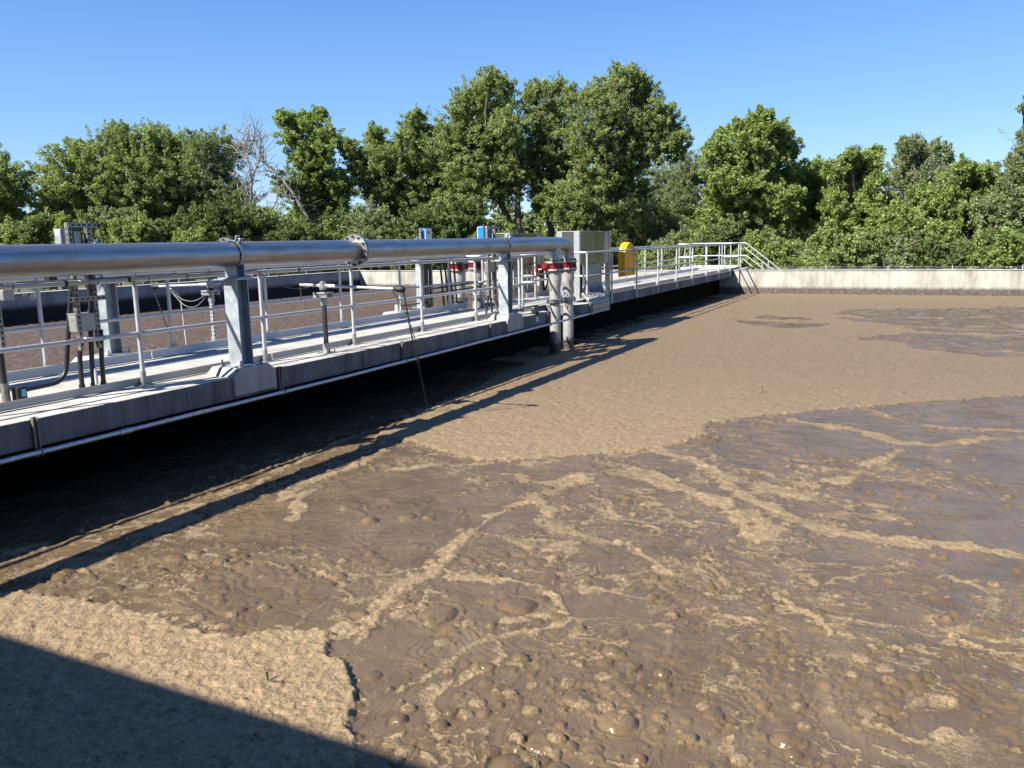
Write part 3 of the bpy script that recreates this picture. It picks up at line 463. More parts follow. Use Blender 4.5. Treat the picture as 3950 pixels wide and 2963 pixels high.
lumps = fbm(X*16+wx*2, Y*16+wy*2, 281, 3, .6); Z += (1-.85*calm)*open_*near*.016*sst(.12, .5, lumps)*sst(.0, .35, fbm(X*1.9+2, Y*1.9, 283, 3)+.12)
rr_ = fbm(X*2.2, Y*2.2, 285, 2); Z += open_*near*.0035*np.sin(rr_*46)*sst(.05, .3, fbm(X*1.3-5, Y*1.3, 287, 2))
Z += open_*.0045*flow*np.clip(1.5-RR/12, .25, 1)
Z += raft*.008*fbm(X*1.5, Y*1.5, 290, 3)
Z -= raft*.012*sst(.30, .55, fbm(X*11, Y*11, 292, 3))*np.clip(1.4-RR/10, .1, 1)
Z += open_*farclear*(1-.7*isl)*(.042*fbm(X*2.0+wx, Y*4.5+wy, 295, 3, .55)+.014*fbm(X*6, Y*10, 297, 2))
Z += open_*sst(5, 9, Y)*(.018-.008*calm)*fbm(X*4+wx, Y*9+wy, 298, 3)
# bubbles and blisters
na = len(ang); i0 = 29
def blister(bx, by, br, hh, ring=0.0, foamy=0.0):
    d0 = math.hypot(bx, by); a = math.atan2(bx, by); ia = int((a-A0)/DA)+i0; ir = int(math.log(max(d0, R0)/R0)/RG)
    k = 1.5; wa = int(k*br/d0/DA)+2; wr_ = int(k*br/d0/RG)+2
    a0, a1 = ia-wa, ia+wa+1; q0, q1 = ir-wr_, ir+wr_+1
    if a0 < i0 or a1 >= i0+len(angf) or q0 < 0 or q1 >= NR: return
    sx = X[q0:q1, a0:a1]-bx; sy = Y[q0:q1, a0:a1]-by
    d = np.hypot(sx, sy)/br*(1+.34*wx2[q0:q1, a0:a1]+.2*wy[q0:q1, a0:a1])
    dome = np.sqrt(np.clip(1-d*d, 0, 1))*hh
    Z[q0:q1, a0:a1] = np.maximum(Z[q0:q1, a0:a1], np.where(d < 1, Z[q0:q1, a0:a1]*.4+dome, Z[q0:q1, a0:a1]))
    Z[q0:q1, a0:a1] -= hh*.16*np.exp(-((d-1.1)/.13)**2)
    if ring: Z[q0:q1, a0:a1] += hh*ring*np.exp(-((d-1.32)/.09)**2)
    foam[q0:q1, a0:a1] = np.where(d < 1.0, foam[q0:q1, a0:a1]*.25+foamy, foam[q0:q1, a0:a1])
for bx, by, br in BIG: blister(bx, by, br*.75, br*random.uniform(.2, .38), .2)
clus = [(random.uniform(-6.2, 4.5), random.uniform(1.6, 13), random.uniform(.08, .3)) for _ in range(90)]
clus += [(bx+random.gauss(0, .1), by+random.gauss(0, .1), random.uniform(.06, .2)) for bx, by, br in BIG]
cnt = 0
for k in range(10500):
    if random.random() < .5:
        c0 = random.choice(clus); bx, by = random.gauss(c0[0], c0[2]), random.gauss(c0[1], c0[2]*1.2)
    else:
        a = random.uniform(-1.1, .19); d0 = math.exp(random.uniform(math.log(1.8), math.log(30))); bx, by = math.sin(a)*d0, math.cos(a)*d0
    d0 = math.hypot(bx, by)
    if bx < -6.6 or d0 < 1.2: continue
    ir = min(NR-1, max(0, int(math.log(d0/R0)/RG))); ia = int((math.atan2(bx, by)-A0)/DA)+i0
    if not (i0 <= ia < i0+len(angf)): continue
    onraft = raft[ir, ia] > .5
    if calm[ir, ia] > .5 and random.random() < .7: continue
    if onraft and random.random() < .82: continue
    br = .0042*math.exp(random.expovariate(1.3))*(1+d0*.05)
    if onraft: br *= .5
    br = min(br, .042)
    if br < d0*.0019: br = d0*.0022 if random.random() < .25 else 0
    if br: blister(bx, by, br, br*(random.uniform(.35, .9) if br < .022 else random.uniform(.3, .65)), random.choice((0, 0, .12)), random.choice((0, 0, .2, .5))); cnt += 1
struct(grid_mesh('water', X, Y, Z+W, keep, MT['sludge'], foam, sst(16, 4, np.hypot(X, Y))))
# the other basin, beyond the walkway
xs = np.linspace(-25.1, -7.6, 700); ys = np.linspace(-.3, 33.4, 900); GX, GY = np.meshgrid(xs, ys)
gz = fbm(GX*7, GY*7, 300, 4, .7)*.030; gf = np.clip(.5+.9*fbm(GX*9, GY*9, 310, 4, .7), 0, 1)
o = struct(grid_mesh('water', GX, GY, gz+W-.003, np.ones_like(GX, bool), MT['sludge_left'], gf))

# small twigs standing in the froth
for i, (x, y, l, lab) in enumerate(((-2.95, 2.97, .07, 'short dark twig standing in the froth at the shadow edge of the near corner'), (-2.05, 12.1, .12, 'thin dark twig standing in the tan froth'))):
    t = MB().tube([(x, y, W), (x+.006, y, W+l*.5), (x-.004, y+.004, W+l)], [.004, .004, .006], 6)
    t.tube([(x+.01, y, W+.03), (x+.05, y+.005, W+.033), (x+.09, y+.01, W+.035)], .003, 5)
    tag(t.build('twig', MT['dark'], None, (x, y, W)), lab, 'twig')
# ------------------------------------------------------------------ walkway slab
def mx(x): return -15.4-x
WK = thing('walkway', (-7.7, 0, 0), 'long pale concrete walkway slab crossing between the two basins', 'walkway')
nearedge = [(-6.42, -.9), (-6.42, 14.50), (-7.2, 14.50), (-7.2, 15.98), (-6.62, 15.98), (-6.46, 16.08), (-6.42, 16.2), (-6.42, 16.72), (-6.92, 16.72), (-6.92, 33.30)]
plat = [(-6.86, 33.30), (-6.86, 36.4), (-9.42, 36.4), (-9.42, 33.9), (-8.48, 33.9)]
poly = nearedge+plat+[(-8.48, 16.72), (mx(-6.42), 16.72), (mx(-6.42), 15.98), (-8.2, 15.98), (-8.2, 14.5), (mx(-6.42), 14.5), (mx(-6.42), -.9)]
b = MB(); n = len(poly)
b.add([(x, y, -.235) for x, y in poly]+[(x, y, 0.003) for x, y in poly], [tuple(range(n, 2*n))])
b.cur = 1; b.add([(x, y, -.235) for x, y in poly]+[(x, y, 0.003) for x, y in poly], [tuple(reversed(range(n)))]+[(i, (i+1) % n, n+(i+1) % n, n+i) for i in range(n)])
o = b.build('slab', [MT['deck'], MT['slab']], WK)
bv = o.modifiers.new('bevel', 'BEVEL'); bv.width = .012; bv.segments = 2; bv.limit_method = 'ANGLE'
w_ = o.modifiers.new('weld', 'WELD'); w_.merge_threshold = .0005
bpy.context.view_layer.objects.active = o
o.modifiers.move(1, 0)
for side in (0, 1):
    for yc in (6.60, 12.90):
        b = MB(); f = (lambda x: x) if side == 0 else mx
        b.prism([(yc-.31, -.20), (yc-.31, .006), (yc-.21, .085), (yc+.21, .085), (yc+.31, .006), (yc+.31, -.20)], 'x', f(-6.80), f(-6.385))
        o = b.build('pedestal', MT['pale'], WK); m_ = o.modifiers.new('bevel', 'BEVEL'); m_.width = .01; m_.segments = 2
# steps down behind the far wall
ST = thing('stairs', (-6.0, 35.5, -1.35), 'metal stairs going down from the far platform beyond the wall', 'stairs')
b = MB()
for i in range(6): b.box(-6.84+i*.265, -6.575+i*.265+.02, 34.95, 36.15, -.19*(i+1)-.035, -.19*(i+1))
b.build('treads', MT['alu_dull'], ST)
for yy in (34.90, 36.20):
    MB().prism([(-6.84, -.05), (-6.84, -.30), (-5.3, -1.35), (-4.95, -1.35), (-5.1, -1.28)], 'y', yy-.02, yy+.02).build('stringer', MT['alu'], ST)
for k, yy in enumerate((34.84, 36.26)):
    r = thing('stair_handrail', (-6.8, yy, 0), ('near' if k == 0 else 'far')+' sloping aluminium handrail of the stairs behind the basin wall', 'handrail')
    MB().tube(fillet([(-7.15, yy, 1.05), (-7.0, yy, 1.05), (-5.28, yy, -.30), (-5.28, yy, -1.0)], .08), .022).build('top_rail', MT['alu'], r)
    MB().tube([(-7.0, yy, .55), (-5.28, yy, -.80)], .022).build('mid_rail', MT['alu'], r)
    for x in (-6.05, -5.28): MB().tube([(x, yy, -1.35), (x, yy, 1.05-(x+7.0)*.785)], .022).build('post', MT['alu'], r)

# ------------------------------------------------------------------ railings
def rail_section(path, z, r=.024): return MB().tube(fillet([(x, y, z) for x, y in path], .06), r, 14)
def railing(label, path, posts, toe, inner, side_posts=()):
    R = thing('handrail', (path[0][0], max(path[0][1], 2), 0), label, 'handrail')
    rail_section(path, 1.05).build('top_rail', MT['alu'], R); rail_section(path, .525, .021).build('mid_rail', MT['alu'], R)
    for (x, y) in posts:
        b = MB().tube([(x, y, 0.05), (x, y, 1.03)], .0225, 14)
        b.torus((x, y, .525), (0, 1, 0), .019, .009, 10, 6)
        p = b.build('post', MT['alu'], R)
        q = MB().tube([(x, y, .0), (x, y, .15)], .029, 14); q.box(x-.06, x+.06, y-.075, y+.075, .006, .018)
        for sx, sy in ((-1, -1), (1, 1), (1, -1), (-1, 1)): q.tube([(x+sx*.04, y+sy*.058, .018), (x+sx*.04, y+sy*.058, .045)], .007, 6)
        q.build('base_plate', MT['alu_dull'], p)
    for (x, y) in side_posts:
        b = MB().tube([(x, y, -.2), (x, y, 1.03)], .0225, 14)
        b.torus((x, y, .525), (0, 1, 0), .019, .009, 10, 6)
        p = b.build('post', MT['alu'], R)
        q = MB().box(x-.028, x+.012, y-.03, y+.03, -.2, -.02); q.build('side_bracket', MT['alu'], p)
    for (x0, y0, x1, y1) in toe:
        b = MB()
        if x0 == x1:
            tp = .085 if inner and y0 < 15 else .115
            b.box(x0-.004, x0+.004, y0, y1, .012, tp)
            for zz in (.016, tp*.55, tp-.007): b.box(x0-.011, x0+.011, y0, y1, zz-.005, zz+.005)
        else: b.box(x0, x1, y0-.004, y0+.004, .012, .115)
        b.build('toe_board', MT['alu_dull'] if inner else MT['white'], R)
    return R
nposts = [(-6.9, 5.60+1.703*i) for i in range(-3, 6)]+[(-7.25, 14.98)]
RA = railing('near side aluminium handrail along the walkway, from the viewpoint past the yellow box', [(-6.9, -.8), (-6.9, 14.9), (-7.25, 14.9), (-7.25, 17.6), (-6.9, 17.6), (-6.9, 34.72)],
    nposts+[(-7.25, 17.52)], [(-6.945, -.8, -6.945, 7.45), (-6.945, 7.47, -6.945, 14.86)]+[(-6.94, 17.66+.0, -6.94, 19.2)]+[(-6.94, 19.30, -6.94, 21.13)]+[(-6.94, 21.23+1.934*k, -6.94, 21.13+1.934*(k+1)) for k in range(7)],
    True, [(-6.895, 17.6), (-6.895, 19.25)]+[(-6.895, 21.18+1.934*k) for k in range(8)])
RB = railing('far side aluminium handrail along the walkway with white toe board and far platform guard', [(-8.5, -.8), (-8.5, 14.9), (-8.15, 14.9), (-8.15, 17.6), (-8.5, 17.6), (-8.5, 34.0), (-9.3, 34.0), (-9.3, 36.3), (-7.02, 36.3)],
    [(-8.5, 5.68+1.705*i) for i in range(-3, 6)]+[(-8.15, 14.98), (-8.15, 17.52)]+[(-8.5, 19.2+1.95*k) for k in range(8)]+[(-9.25, 34.0), (-9.3, 35.1), (-9.25, 36.25), (-8.7, 36.3), (-8.0, 36.3), (-7.3, 36.3)],
    [(-8.45, -.8, -8.45, 7.0), (-8.45, 7.015, -8.45, 14.86), (-8.45, 17.66, -8.45, 33.95), (-9.25, 34.0, -9.25, 36.25), (-9.22, 36.25, -7.3, 36.25), (-9.25, 34.05, -8.5, 34.05)], False)
RC = railing('short end post and rail closing the near corner of the far platform', [(-6.9, 34.74), (-7.6, 34.74)], [(-7.55, 34.74)], [], True)

# ------------------------------------------------------------------ pipe supports
def column(f, yc, label):
    r = thing('pipe_support', (f(-6.575), yc, .08), label, 'pipe support', 'galvanised columns carrying the air pipes')
    xa, xb = sorted((f(-6.665), f(-6.485))); xm = (xa+xb)/2
    b = MB(); b.box(xa, xb, yc-.085, yc-.073, .10, 1.0); b.box(xa, xb, yc+.073, yc+.085, .10, 1.0); b.box(xm-.005, xm+.005, yc-.073, yc+.073, .10, 1.0)
    b.build('column', MT['galv'], r)
    b = MB(); b.box(xa-.05, xb+.05, yc-.17, yc+.17, .088, .1)
    b.build('base_plate', MT['galv'], r)
    for sx in (-1, 1):
        for sy in (-1, 1):
            b = MB().tube([(xm+sx*.135, yc+sy*.145, .09), (xm+sx*.135, yc+sy*.145, .155)], .010, 8); b.tube([(xm+sx*.135, yc+sy*.145, .1), (xm+sx*.135, yc+sy*.145, .125)], .02, 6, True, False)
            b.build('anchor_bolt', MT['strut'], r)
    b = MB(); b.box(xm-.16, xm+.16, yc-.15, yc+.15, 1.0, 1.013); b.box(xm-.14, xm+.14, yc-.11, yc+.11, 1.013, 1.026); b.build('top_plate', MT['galv'], r)
    b = MB(); b.box(xm-.075, xm+.075, yc-.066, yc-.058, 1.026, 1.15); b.box(xm-.075, xm+.075, yc+.058, yc+.066, 1.026, 1.15); b.box(xm-.006, xm+.006, yc-.057, yc+.057, 1.026, 1.13)
    b.build('saddle', MT['galv'], r)
    b = MB(); b.ring((xm, yc, 1.27), (0, 1, 0), .1355, .1415, .055, 40)
    s = 1 if f(-6.58) == -6.58 else -1
    for dy in (0,):
        for k in (-1, 1):
            a = math.radians(58+9*k); cx, cz = xm+s*math.cos(a)*.172, 1.27+math.sin(a)*.172
            b.obox((cx, yc, cz), (s*math.cos(a), 0, math.sin(a)), (0, 1, 0), (-s*math.sin(a), 0, math.cos(a)), .036, .0275, .003)
        a = math.radians(58); c_ = Vector((xm+s*math.cos(a)*.182, yc, 1.27+math.sin(a)*.182)); d_ = Vector((-s*math.sin(a), 0, math.cos(a)))
        b.tube([c_-d_*.055, c_+d_*.055], .006, 8); b.tube([c_-d_*.05, c_-d_*.036], .012, 6, True, False); b.tube([c_+d_*.036, c_+d_*.05], .012, 6, True, False)
    cl = b.build('strap_clamp', MT['galv'], r)
    MB().ring((xm, yc, 1.27), (0, 1, 0), .1353, .138, .07, 40).build('rubber_liner', MT['rubber'], cl)
    return r
I_ = lambda x: x
column(I_, 6.60, 'left galvanised column under the near air pipe on a flared concrete pedestal')
column(I_, 12.90, 'galvanised column under the near air pipe beside the second valve group')
column(mx, 6.75, 'galvanised column behind the walkway beside the strut rack on the left')
column(mx, 13.75, 'galvanised column behind the walkway past the swivel arm ball')

# ------------------------------------------------------------------ air pipes with drop legs
def flange_pair(c, axis, R, rin, th, nb, br):
    b = MB(); a = Vector(axis).normalized()
    for k in (-1, 1): b.ring(Vector(c)+a*k*(th/2+.003), axis, rin, R, th, 40)
    return b
PZ = 1.262
def air_pipe(f, xc, yr, wheel_at, label):
    r = thing('air_pipe', (xc, 0, PZ), label, 'air pipe')
    y2 = yr[1]
    b = MB(); pts = [(xc, -1.4, PZ), (xc, y2-.24, PZ)]; e = [(p.x, p.y, p.z) for p in arc((xc, y2-.24, PZ-.24), .24, PI/2, 0, (0, 1, 0), (0, 0, 1), 12)]
    b.tube([pts[0]]+e+[(xc, y2, .945)], .135, 40)
    for yw in (1.2, 9.6, yr[0]-.25, yr[0]+.22, y2-.24): b.torus((xc, yw, PZ), (0, 1, 0), .1346, .0010, 40, 6)
    b.build('main_pipe', MT['steel'], r)
    fl = MB(); 
    for k in (-1, 1): fl.ring((xc, 8.70+k*.017, PZ), (0, 1, 0), .134, .205, .026, 44)
    fo = fl.build('flange', MT['steel'], r)
    MB().bolts((xc, 8.70, PZ), (0, 1, 0), .176, 12, .015, .13, .5).build('bolts', MT['dark'], fo)
    for i, yy in enumerate(yr):
        if i == 0: MB().tube([(xc, yy, 1.25), (xc, yy, .945)], .1335, 36).build('branch', MT['steel_v'], r)
        b = MB(); b.tube([(xc, yy, .79), (xc, yy, .58), (xc, yy, .56), (xc, yy, .40), (xc, yy, .38), (xc, yy, .19)], [.135, .135, .133, .113, .110, .110], 36)
        for z in (.575, .39, .22): b.torus((xc, yy, z), (0, 0, 1), .135 if z > .5 else .111, .0018, 36, 6)
        b.build('reducer', MT['riser'], r)
        fl = MB(); fl.ring((xc, yy, .158), (0, 0, 1), .108, .17, .018, 40); fl.ring((xc, yy, .132), (0, 0, 1), .108, .17, .018, 40)
        fo = fl.build('flange', MT['steel'], r); MB().bolts((xc, yy, .145), (0, 0, 1), .147, 8, .013, .10).build('bolts', MT['dark'], fo)
        b = MB().tube([(xc, yy, .13), (xc, yy, -1.3)], .108, 36); b.build('drop_leg', MT['riser'], r)
        fl = MB(); fl.ring((xc, yy, .915), (0, 0, 1), .132, .192, .036, 40); fl.ring((xc, yy, .767), (0, 0, 1), .132, .192, .036, 40)
        fo = fl.build('flange', MT['riser'], r); MB().bolts((xc, yy, .841), (0, 0, 1), .165, 12, .014, .27).build('bolts', MT['dark'], fo)
        b = MB(); b.ring((xc, yy, .841), (0, 0, 1), .131, .160, .100, 40)
        for k in range(12):
            a = 2*PI*(k+.5)/12; b.tube([(xc+math.cos(a)*.172, yy+math.sin(a)*.165, .79), (xc+math.cos(a)*.165, yy+math.sin(a)*.165, .892)], .012, 8)
        v = b.build('valve', MT['red'], r)
        s = 1 if f(-6.58) == -6.58 else -1
        gx, gy, gz = xc-s*.13, yy-.16, .835
        b = MB(); b.prism([(gx+.075*math.cos(2*PI*k/8+.39), gz+.085*math.sin(2*PI*k/8+.39)) for k in range(8)], 'y', gy-.05, gy+.05)
        b.tube([(gx, gy-.05, gz), (gx, gy-.075, gz)], .045, 16); b.tube([(gx+s*.02, gy, gz), (xc-s*.02, yy-.1, gz)], .04, 12)
        b.build('gearbox', MT['red'], v)
        if i == wheel_at:
            wx0, wz0 = xc-s*.335, .775
            h = MB().torus((wx0, gy, wz0), (1, 0, 0), .142, .0095, 36, 8)
            for k in range(3):
                a = 2*PI*k/3+.5; h.tube([(wx0+s*.02, gy, wz0), (wx0, gy+math.cos(a)*.142, wz0+math.sin(a)*.142)], .008, 8)
            h.tube([(wx0-s*.01, gy, wz0), (wx0+s*.05, gy, wz0)], .022, 12)
            h.build('handwheel', MT['red'], v)
            MB().tube([(wx0+s*.05, gy, wz0), (gx-s*.05, gy, gz-.05)], .010, 8).tube([(wx0-s*.02, gy+.03, wz0-.13), (wx0-s*.02, gy+.03, wz0-.06)], .008, 8).build('shaft', MT['white'], v)
        lf = MB().torus((xc-s*.06, yy-.125, .44), (1, .3, 0), .045, .006, 16, 6, 1); lf.build('lifting_ring', MT['steel'], r)
    return r
air_pipe(I_, -6.58, (15.06, 15.72), 0, 'big horizontal stainless air pipe nearest the viewer, with two drop legs and red valves')
air_pipe(mx, -8.80, (15.15, 15.93), 1, 'second stainless air pipe behind the first, its two drop legs in the left basin')

# ------------------------------------------------------------------ edge conduit under the slab
E_ = thing('edge_conduit', (-6.35, 4, -.26), 'thin galvanised conduit hung along the outer edge of the walkway slab', 'conduit')
MB().tube(fillet([(-6.352, -1, -.265), (-6.352, 8, -.262), (-6.36, 16.30, -.215), (-6.50, 16.78, -.20), (-6.62, 16.95, -.06)], .12), .0225, 12).build('tube', MT['galv_pipe'], E_)
for y in (1.5, 4.3): MB().tube([(-6.352, y+.55, -.264), (-6.352, y+.67, -.264)], .028, 12).build('coupling', MT['galv_pipe'], E_)
for y in (1.55, 4.12, 6.98, 9.41, 11.99, 14.30, 16.5):
    z = -.265+max(0, (y-8)/8.3)*.05
    b = MB().box(-6.417, -6.385, y-.022, y-.017, z-.04, .02); b.box(-6.417, -6.385, y+.017, y+.022, z-.04, .02); b.box(-6.417, -6.412, y-.022, y+.022, z-.04, .02)
    q = b.build('bracket', MT['strut'], E_); MB().torus((-6.352, y, z), (0, 1, 0), .029, .006, 20, 6).build('pipe_clamp', MT['galv_pipe'], q)

# ------------------------------------------------------------------ slotted channel and racks
def channel(x, y0, y1, z0, z1, vertical=True, w=.041, face='x', slots=True, mat='strut'):
    """steel channel; vertical at (x, y0) from z0 to z1, or horizontal along y at height z0"""
    b = MB(); h = w/2
    if vertical:
        b.box(x-h, x-h+.003, y0-h, y0+h, z0, z1); b.box(x+h-.003, x+h, y0-h, y0+h, z0, z1); b.box(x-h+.003, x+h-.003, y0-h, y0-h+.003, z0, z1)
        b.cur = 1
        if slots:
            z = z0+.04
            while z < z1-.03:
                b.box(x+h, x+h+.0012, y0-.008, y0+.008, z, z+.026); b.box(x-.008, x+.008, y0-h-.0012, y0-h, z, z+.026); z += .05
    else:
        b.box(x-h, x+h, y0, y1, z0-h, z0-h+.003); b.box(x-h, x+h, y0, y1, z0+h-.003, z0+h); b.box(x+h-.003, x+h, y0, y1, z0-h+.003, z0+h-.003)
        b.cur = 1; y = y0+.03
        while slots and y < y1-.03: b.box(x+h, x+h+.0012, y, y+.028, z0-.008, z0+.008); y += .055
    return b
SM = [MT['strut'], MT['hole']]
# left rack on the near railing
K = thing('equipment_rack', (-6.95, 5.18, 0), 'slotted steel rack on the near rail with grey enclosure above the pipe at far left', 'rack')
for y in (5.01, 5.20): channel(-6.965, y, 0, .43, 1.59).build('upright', SM, K)
for z, a, c_ in ((1.565, 4.97, 5.26), (.90, 4.93, 5.30)): channel(-6.92, a, c_, z, 0, False).build('crossbar', SM, K)
b = MB().box(-7.10, -7.0, 5.06, 5.17, 1.38, 1.545, .006); b.build('enclosure', MT['dark'], K)
b = MB().box(-7.12, -7.03, 4.975, 5.05, 1.15, 1.535, .008); b.build('enclosure', MT['galv'], K)
b = MB().box(-6.999, -6.993, 5.08, 5.15, 1.395, 1.51); b.build('inner_plate', MT['galv'], K)
b = MB().box(-7.06, -6.95, 4.98, 5.22, .60, .76, .005); b.box(-7.068, -6.942, 4.975, 5.225, .757, .768); b.build('junction_box', MT['alu_dull'], K)
b = MB(); b.tube([(-6.96, 5.16, .77), (-6.96, 5.16, 1.02)], .028, 12); b.tube([(-6.96, 5.16, 1.0), (-6.96, 5.16, 1.4)], .036, 12); b.tube([(-6.96, 5.16, .765), (-6.96, 5.16, .80)], .04, 12); b.build('riser_conduit', MT['black'], K)
for x, y in ((-7.0, 5.03), (-6.97, 5.13), (-6.95, 5.22)):
    b = MB().tube([(x, y, .6), (x-.03, y, .3), (x-.04, y, .01)], .022, 12); b.tube([(x-.04, y, .01), (x-.04, y, .10)], .028, 12); b.build('conduit', MT['black'], K)
MB().tube([(-6.965, 5.13, .09), (-6.965, 5.13, .24)], .016, 10).build('tag_sleeve', MT['white'], K)
b = MB()
for y in (5.01, 5.20):
    b.torus((-6.9, y, 1.05), (0, 1, 0), .027, .005, 20, 6); b.torus((-6.9, y, .525), (0, 1, 0), .025, .005, 20, 6)
b.build('u_bolt', MT['galv_pipe'], K)
b = MB()
for k in range(6):
    rr = .05+.008*k; b.torus((-6.93, 5.18+.01*k, 1.06), (1, .2*k-.4, 0), rr, .0025, 24, 5, 1.3)
b.build('coiled_cable', MT['cable'], K)
b = MB().box(-7.08, -7.0, 4.80, 4.88, 1.0, 1.14, .01); b.build('small_box', MT['black'], K)
# bent conduit with black junction box lying on the slab
J = thing('junction_box', (-7.20, 4.55, 0), 'black junction box with pale blue sticker on the slab at the left edge', 'junction box')
b = MB().box(-7.22, -7.13, 4.47, 4.56, .0, .155, .008); b.build('box_body', MT['black'], J)
b = MB().box(-7.129, -7.126, 4.505, 4.545, .07, .135); b.build('sticker', MT['sticker'], J)
MB().tube(fillet([(-7.175, 4.54, .12), (-7.19, 4.98, .13), (-7.13, 5.02, .62), (-7.08, 5.06, .98), (-7.05, 5.06, 1.2)], .16, 8), .022, 12).build('bent_conduit', MT['black'], J)
# rack cut by the left picture edge
K0 = thing('equipment_rack', (-7.1, 4.38, 0), 'narrow slotted upright with cable loops cut by the left picture edge', 'rack')
channel(-7.15, 4.40, 0, .50, 1.10).build('upright', SM, K0)
b = MB().tube([(-7.22, 4.42, .55), (-7.22, 4.42, .16)], .026, 12); b.build('conduit', MT['black'], K0)
MB().tube([(-7.22, 4.42, .02), (-7.22, 4.42, .20)], .034, 12).build('conduit_coupling', MT['strut'], K0)
MB().tube([(-7.22, 4.42, .004), (-7.22, 4.42, .028)], .058, 14).build('grout_collar', MT['orange'], K0)
b = MB()
for k in range(4): b.torus((-7.0, 4.58+.012*k, .975), (1, .15*k, .1), .04+.007*k, .0018, 24, 5, 1.2)
b.build('coiled_cable', MT['cable'], K0)
MB().box(-7.12, -7.05, 4.40, 4.50, .93, 1.02, .006).build('clamp_block', MT['alu_dull'], K0)

# blue controllers
K1 = thing('blue_controller', (-8.6, 13.42, 0), 'blue and white controller with small screen on the far rail, facing the walkway', 'controller')
MB().box(-8.63, -8.53, 13.44, 13.67, 1.40, 1.60, .008).build('housing', MT['blue'], K1)
MB().box(-8.53, -8.515, 13.445, 13.665, 1.405, 1.595, .006).build('front_cover', MT['white'], K1)
MB().box(-8.516, -8.512, 13.51, 13.59, 1.50, 1.555).build('display', MT['lcd'], K1)
channel(-8.60, 13.40, 0, .12, 1.61).build('upright', SM, K1); channel(-8.56, 13.66, 0, .12, 1.40).build('upright', SM, K1)
for k in range(3):
    y = 13.48+.075*k; MB().tube([(-8.56, y, 1.40), (-8.57, y, 1.05), (-8.58, y, .75), (-8.6, y+.02, .04)], .018, 10).build('conduit', MT['black'], K1)
MB().tube(fillet([(-8.58, 13.64, .9), (-8.58, 13.66, .46), (-8.58, 14.6, .47), (-8.58, 16.4, .50)], .12), .018, 10).build('conduit', MT['black'], K1)
MB().tube(fillet([(-8.58, 13.56, .5), (-8.58, 13.56, .36), (-8.58, 16.4, .40)], .1), .018, 10).build('conduit', MT['black'], K1)
MB().tube(fillet([(-8.6, 13.56, .22), (-8.6, 12.9, .20), (-8.72, 12.75, .20)], .06), .014, 10).tube([(-8.6, 13.50, .24), (-8.6, 13.62, .1)], .03, 10).build('branch_conduit', MT['black'], K1)
MB().tube([(-8.74, 12.72, .08), (-8.74, 12.72, .22)], .032, 14).build('white_cap', MT['pvc'], K1)
K2 = thing('blue_controller', (-6.98, 13.1, 0), 'blue controller seen from behind its slotted frame on the near rail beside the pipe clamp', 'controller')
MB().box(-7.14, -7.02, 12.98, 13.30, 1.36, 1.60, .008).build('housing', MT['blue'], K2)
MB().box(-7.155, -7.14, 12.985, 13.295, 1.365, 1.595, .006).build('front_cover', MT['white'], K2)
for y in (12.99, 13.27): channel(-6.965, y, 0, .40 if y < 13.1 else .30, 1.61).build('upright', SM, K2)
for z in (1.58, 1.375): channel(-6.925, 12.95, 13.38, z, 0, False).build('crossbar', SM, K2)
MB().box(-7.05, -6.95, 13.02, 13.25, .80, .98, .006).build('junction_box', MT['strut'], K2)
for k, (y, xe) in enumerate(((13.0, -7.02), (13.08, -6.98), (13.19, -6.96), (13.26, -6.99))):
    MB().tube(fillet([(-6.97, y, 1.36), (-6.97, y, .35), (xe-.02, y+.02+.1*k, .02)], .1), .018, 10).build('conduit', MT['black'] if k != 2 else MT['strut'], K2)
MB().torus((-6.9, 12.99, 1.05), (0, 1, 0), .028, .006, 20, 6).torus((-6.9, 12.99, .525), (0, 1, 0), .025, .006, 20, 6).build('u_bolt', MT['galv_pipe'], K2)
# four black conduits leaning past the far valves
for k in range(4):
    y = 13.98+.17*k
    o = MB().tube(fillet([(-8.55, y, 1.02), (-8.58, y+.10, .62), (-8.62, y+.22, .10)], .3), .021, 10).tube([(-8.55, y-.004, 1.0), (-8.55, y-.004, 1.05)], .03, 10).build('slanted_conduit', MT['black'], None, (-8.6, y+.2, .05))
    tag(o, ('first', 'second', 'third', 'fourth')[k]+' from the left of four black conduits leaning before the far white legs', 'conduit', 'black conduits leaning by the far valves')

# ------------------------------------------------------------------ swivel probe arms
def chain(b, pts, r=.005, link=.042):
    P = [Vector(p) for p in pts]; seg_ = []; 
    for a, c_ in zip(P[:-1], P[1:]):
        k = max(1, int((c_-a).length/(link*.72)))
        seg_ += [a.lerp(c_, i/k) for i in range(k)]
    seg_.append(P[-1])
    for i in range(len(seg_)-1):
        d = (seg_[i+1]-seg_[i]).normalized(); u = d.cross(Vector((1, .3, 0))).normalized()
        if i % 2: u = d.cross(u)
        c_ = (seg_[i]+seg_[i+1])/2; w = d.cross(u); vs = []; n, m = 8, 4
        for k in range(n):
            a = 2*PI*k/n; q = d*math.cos(a)*link*.5+w*math.sin(a)*link*.27; qn = (d*math.cos(a)+w*math.sin(a))
            vs += [c_+q+(qn*math.cos(2*PI*j/m)+u*math.sin(2*PI*j/m))*r for j in range(m)]
        b.add(vs, [(k*m+j, ((k+1) % n)*m+j, ((k+1) % n)*m+(j+1) % m, k*m+(j+1) % m) for k in range(n) for j in range(m)], True)
    return b
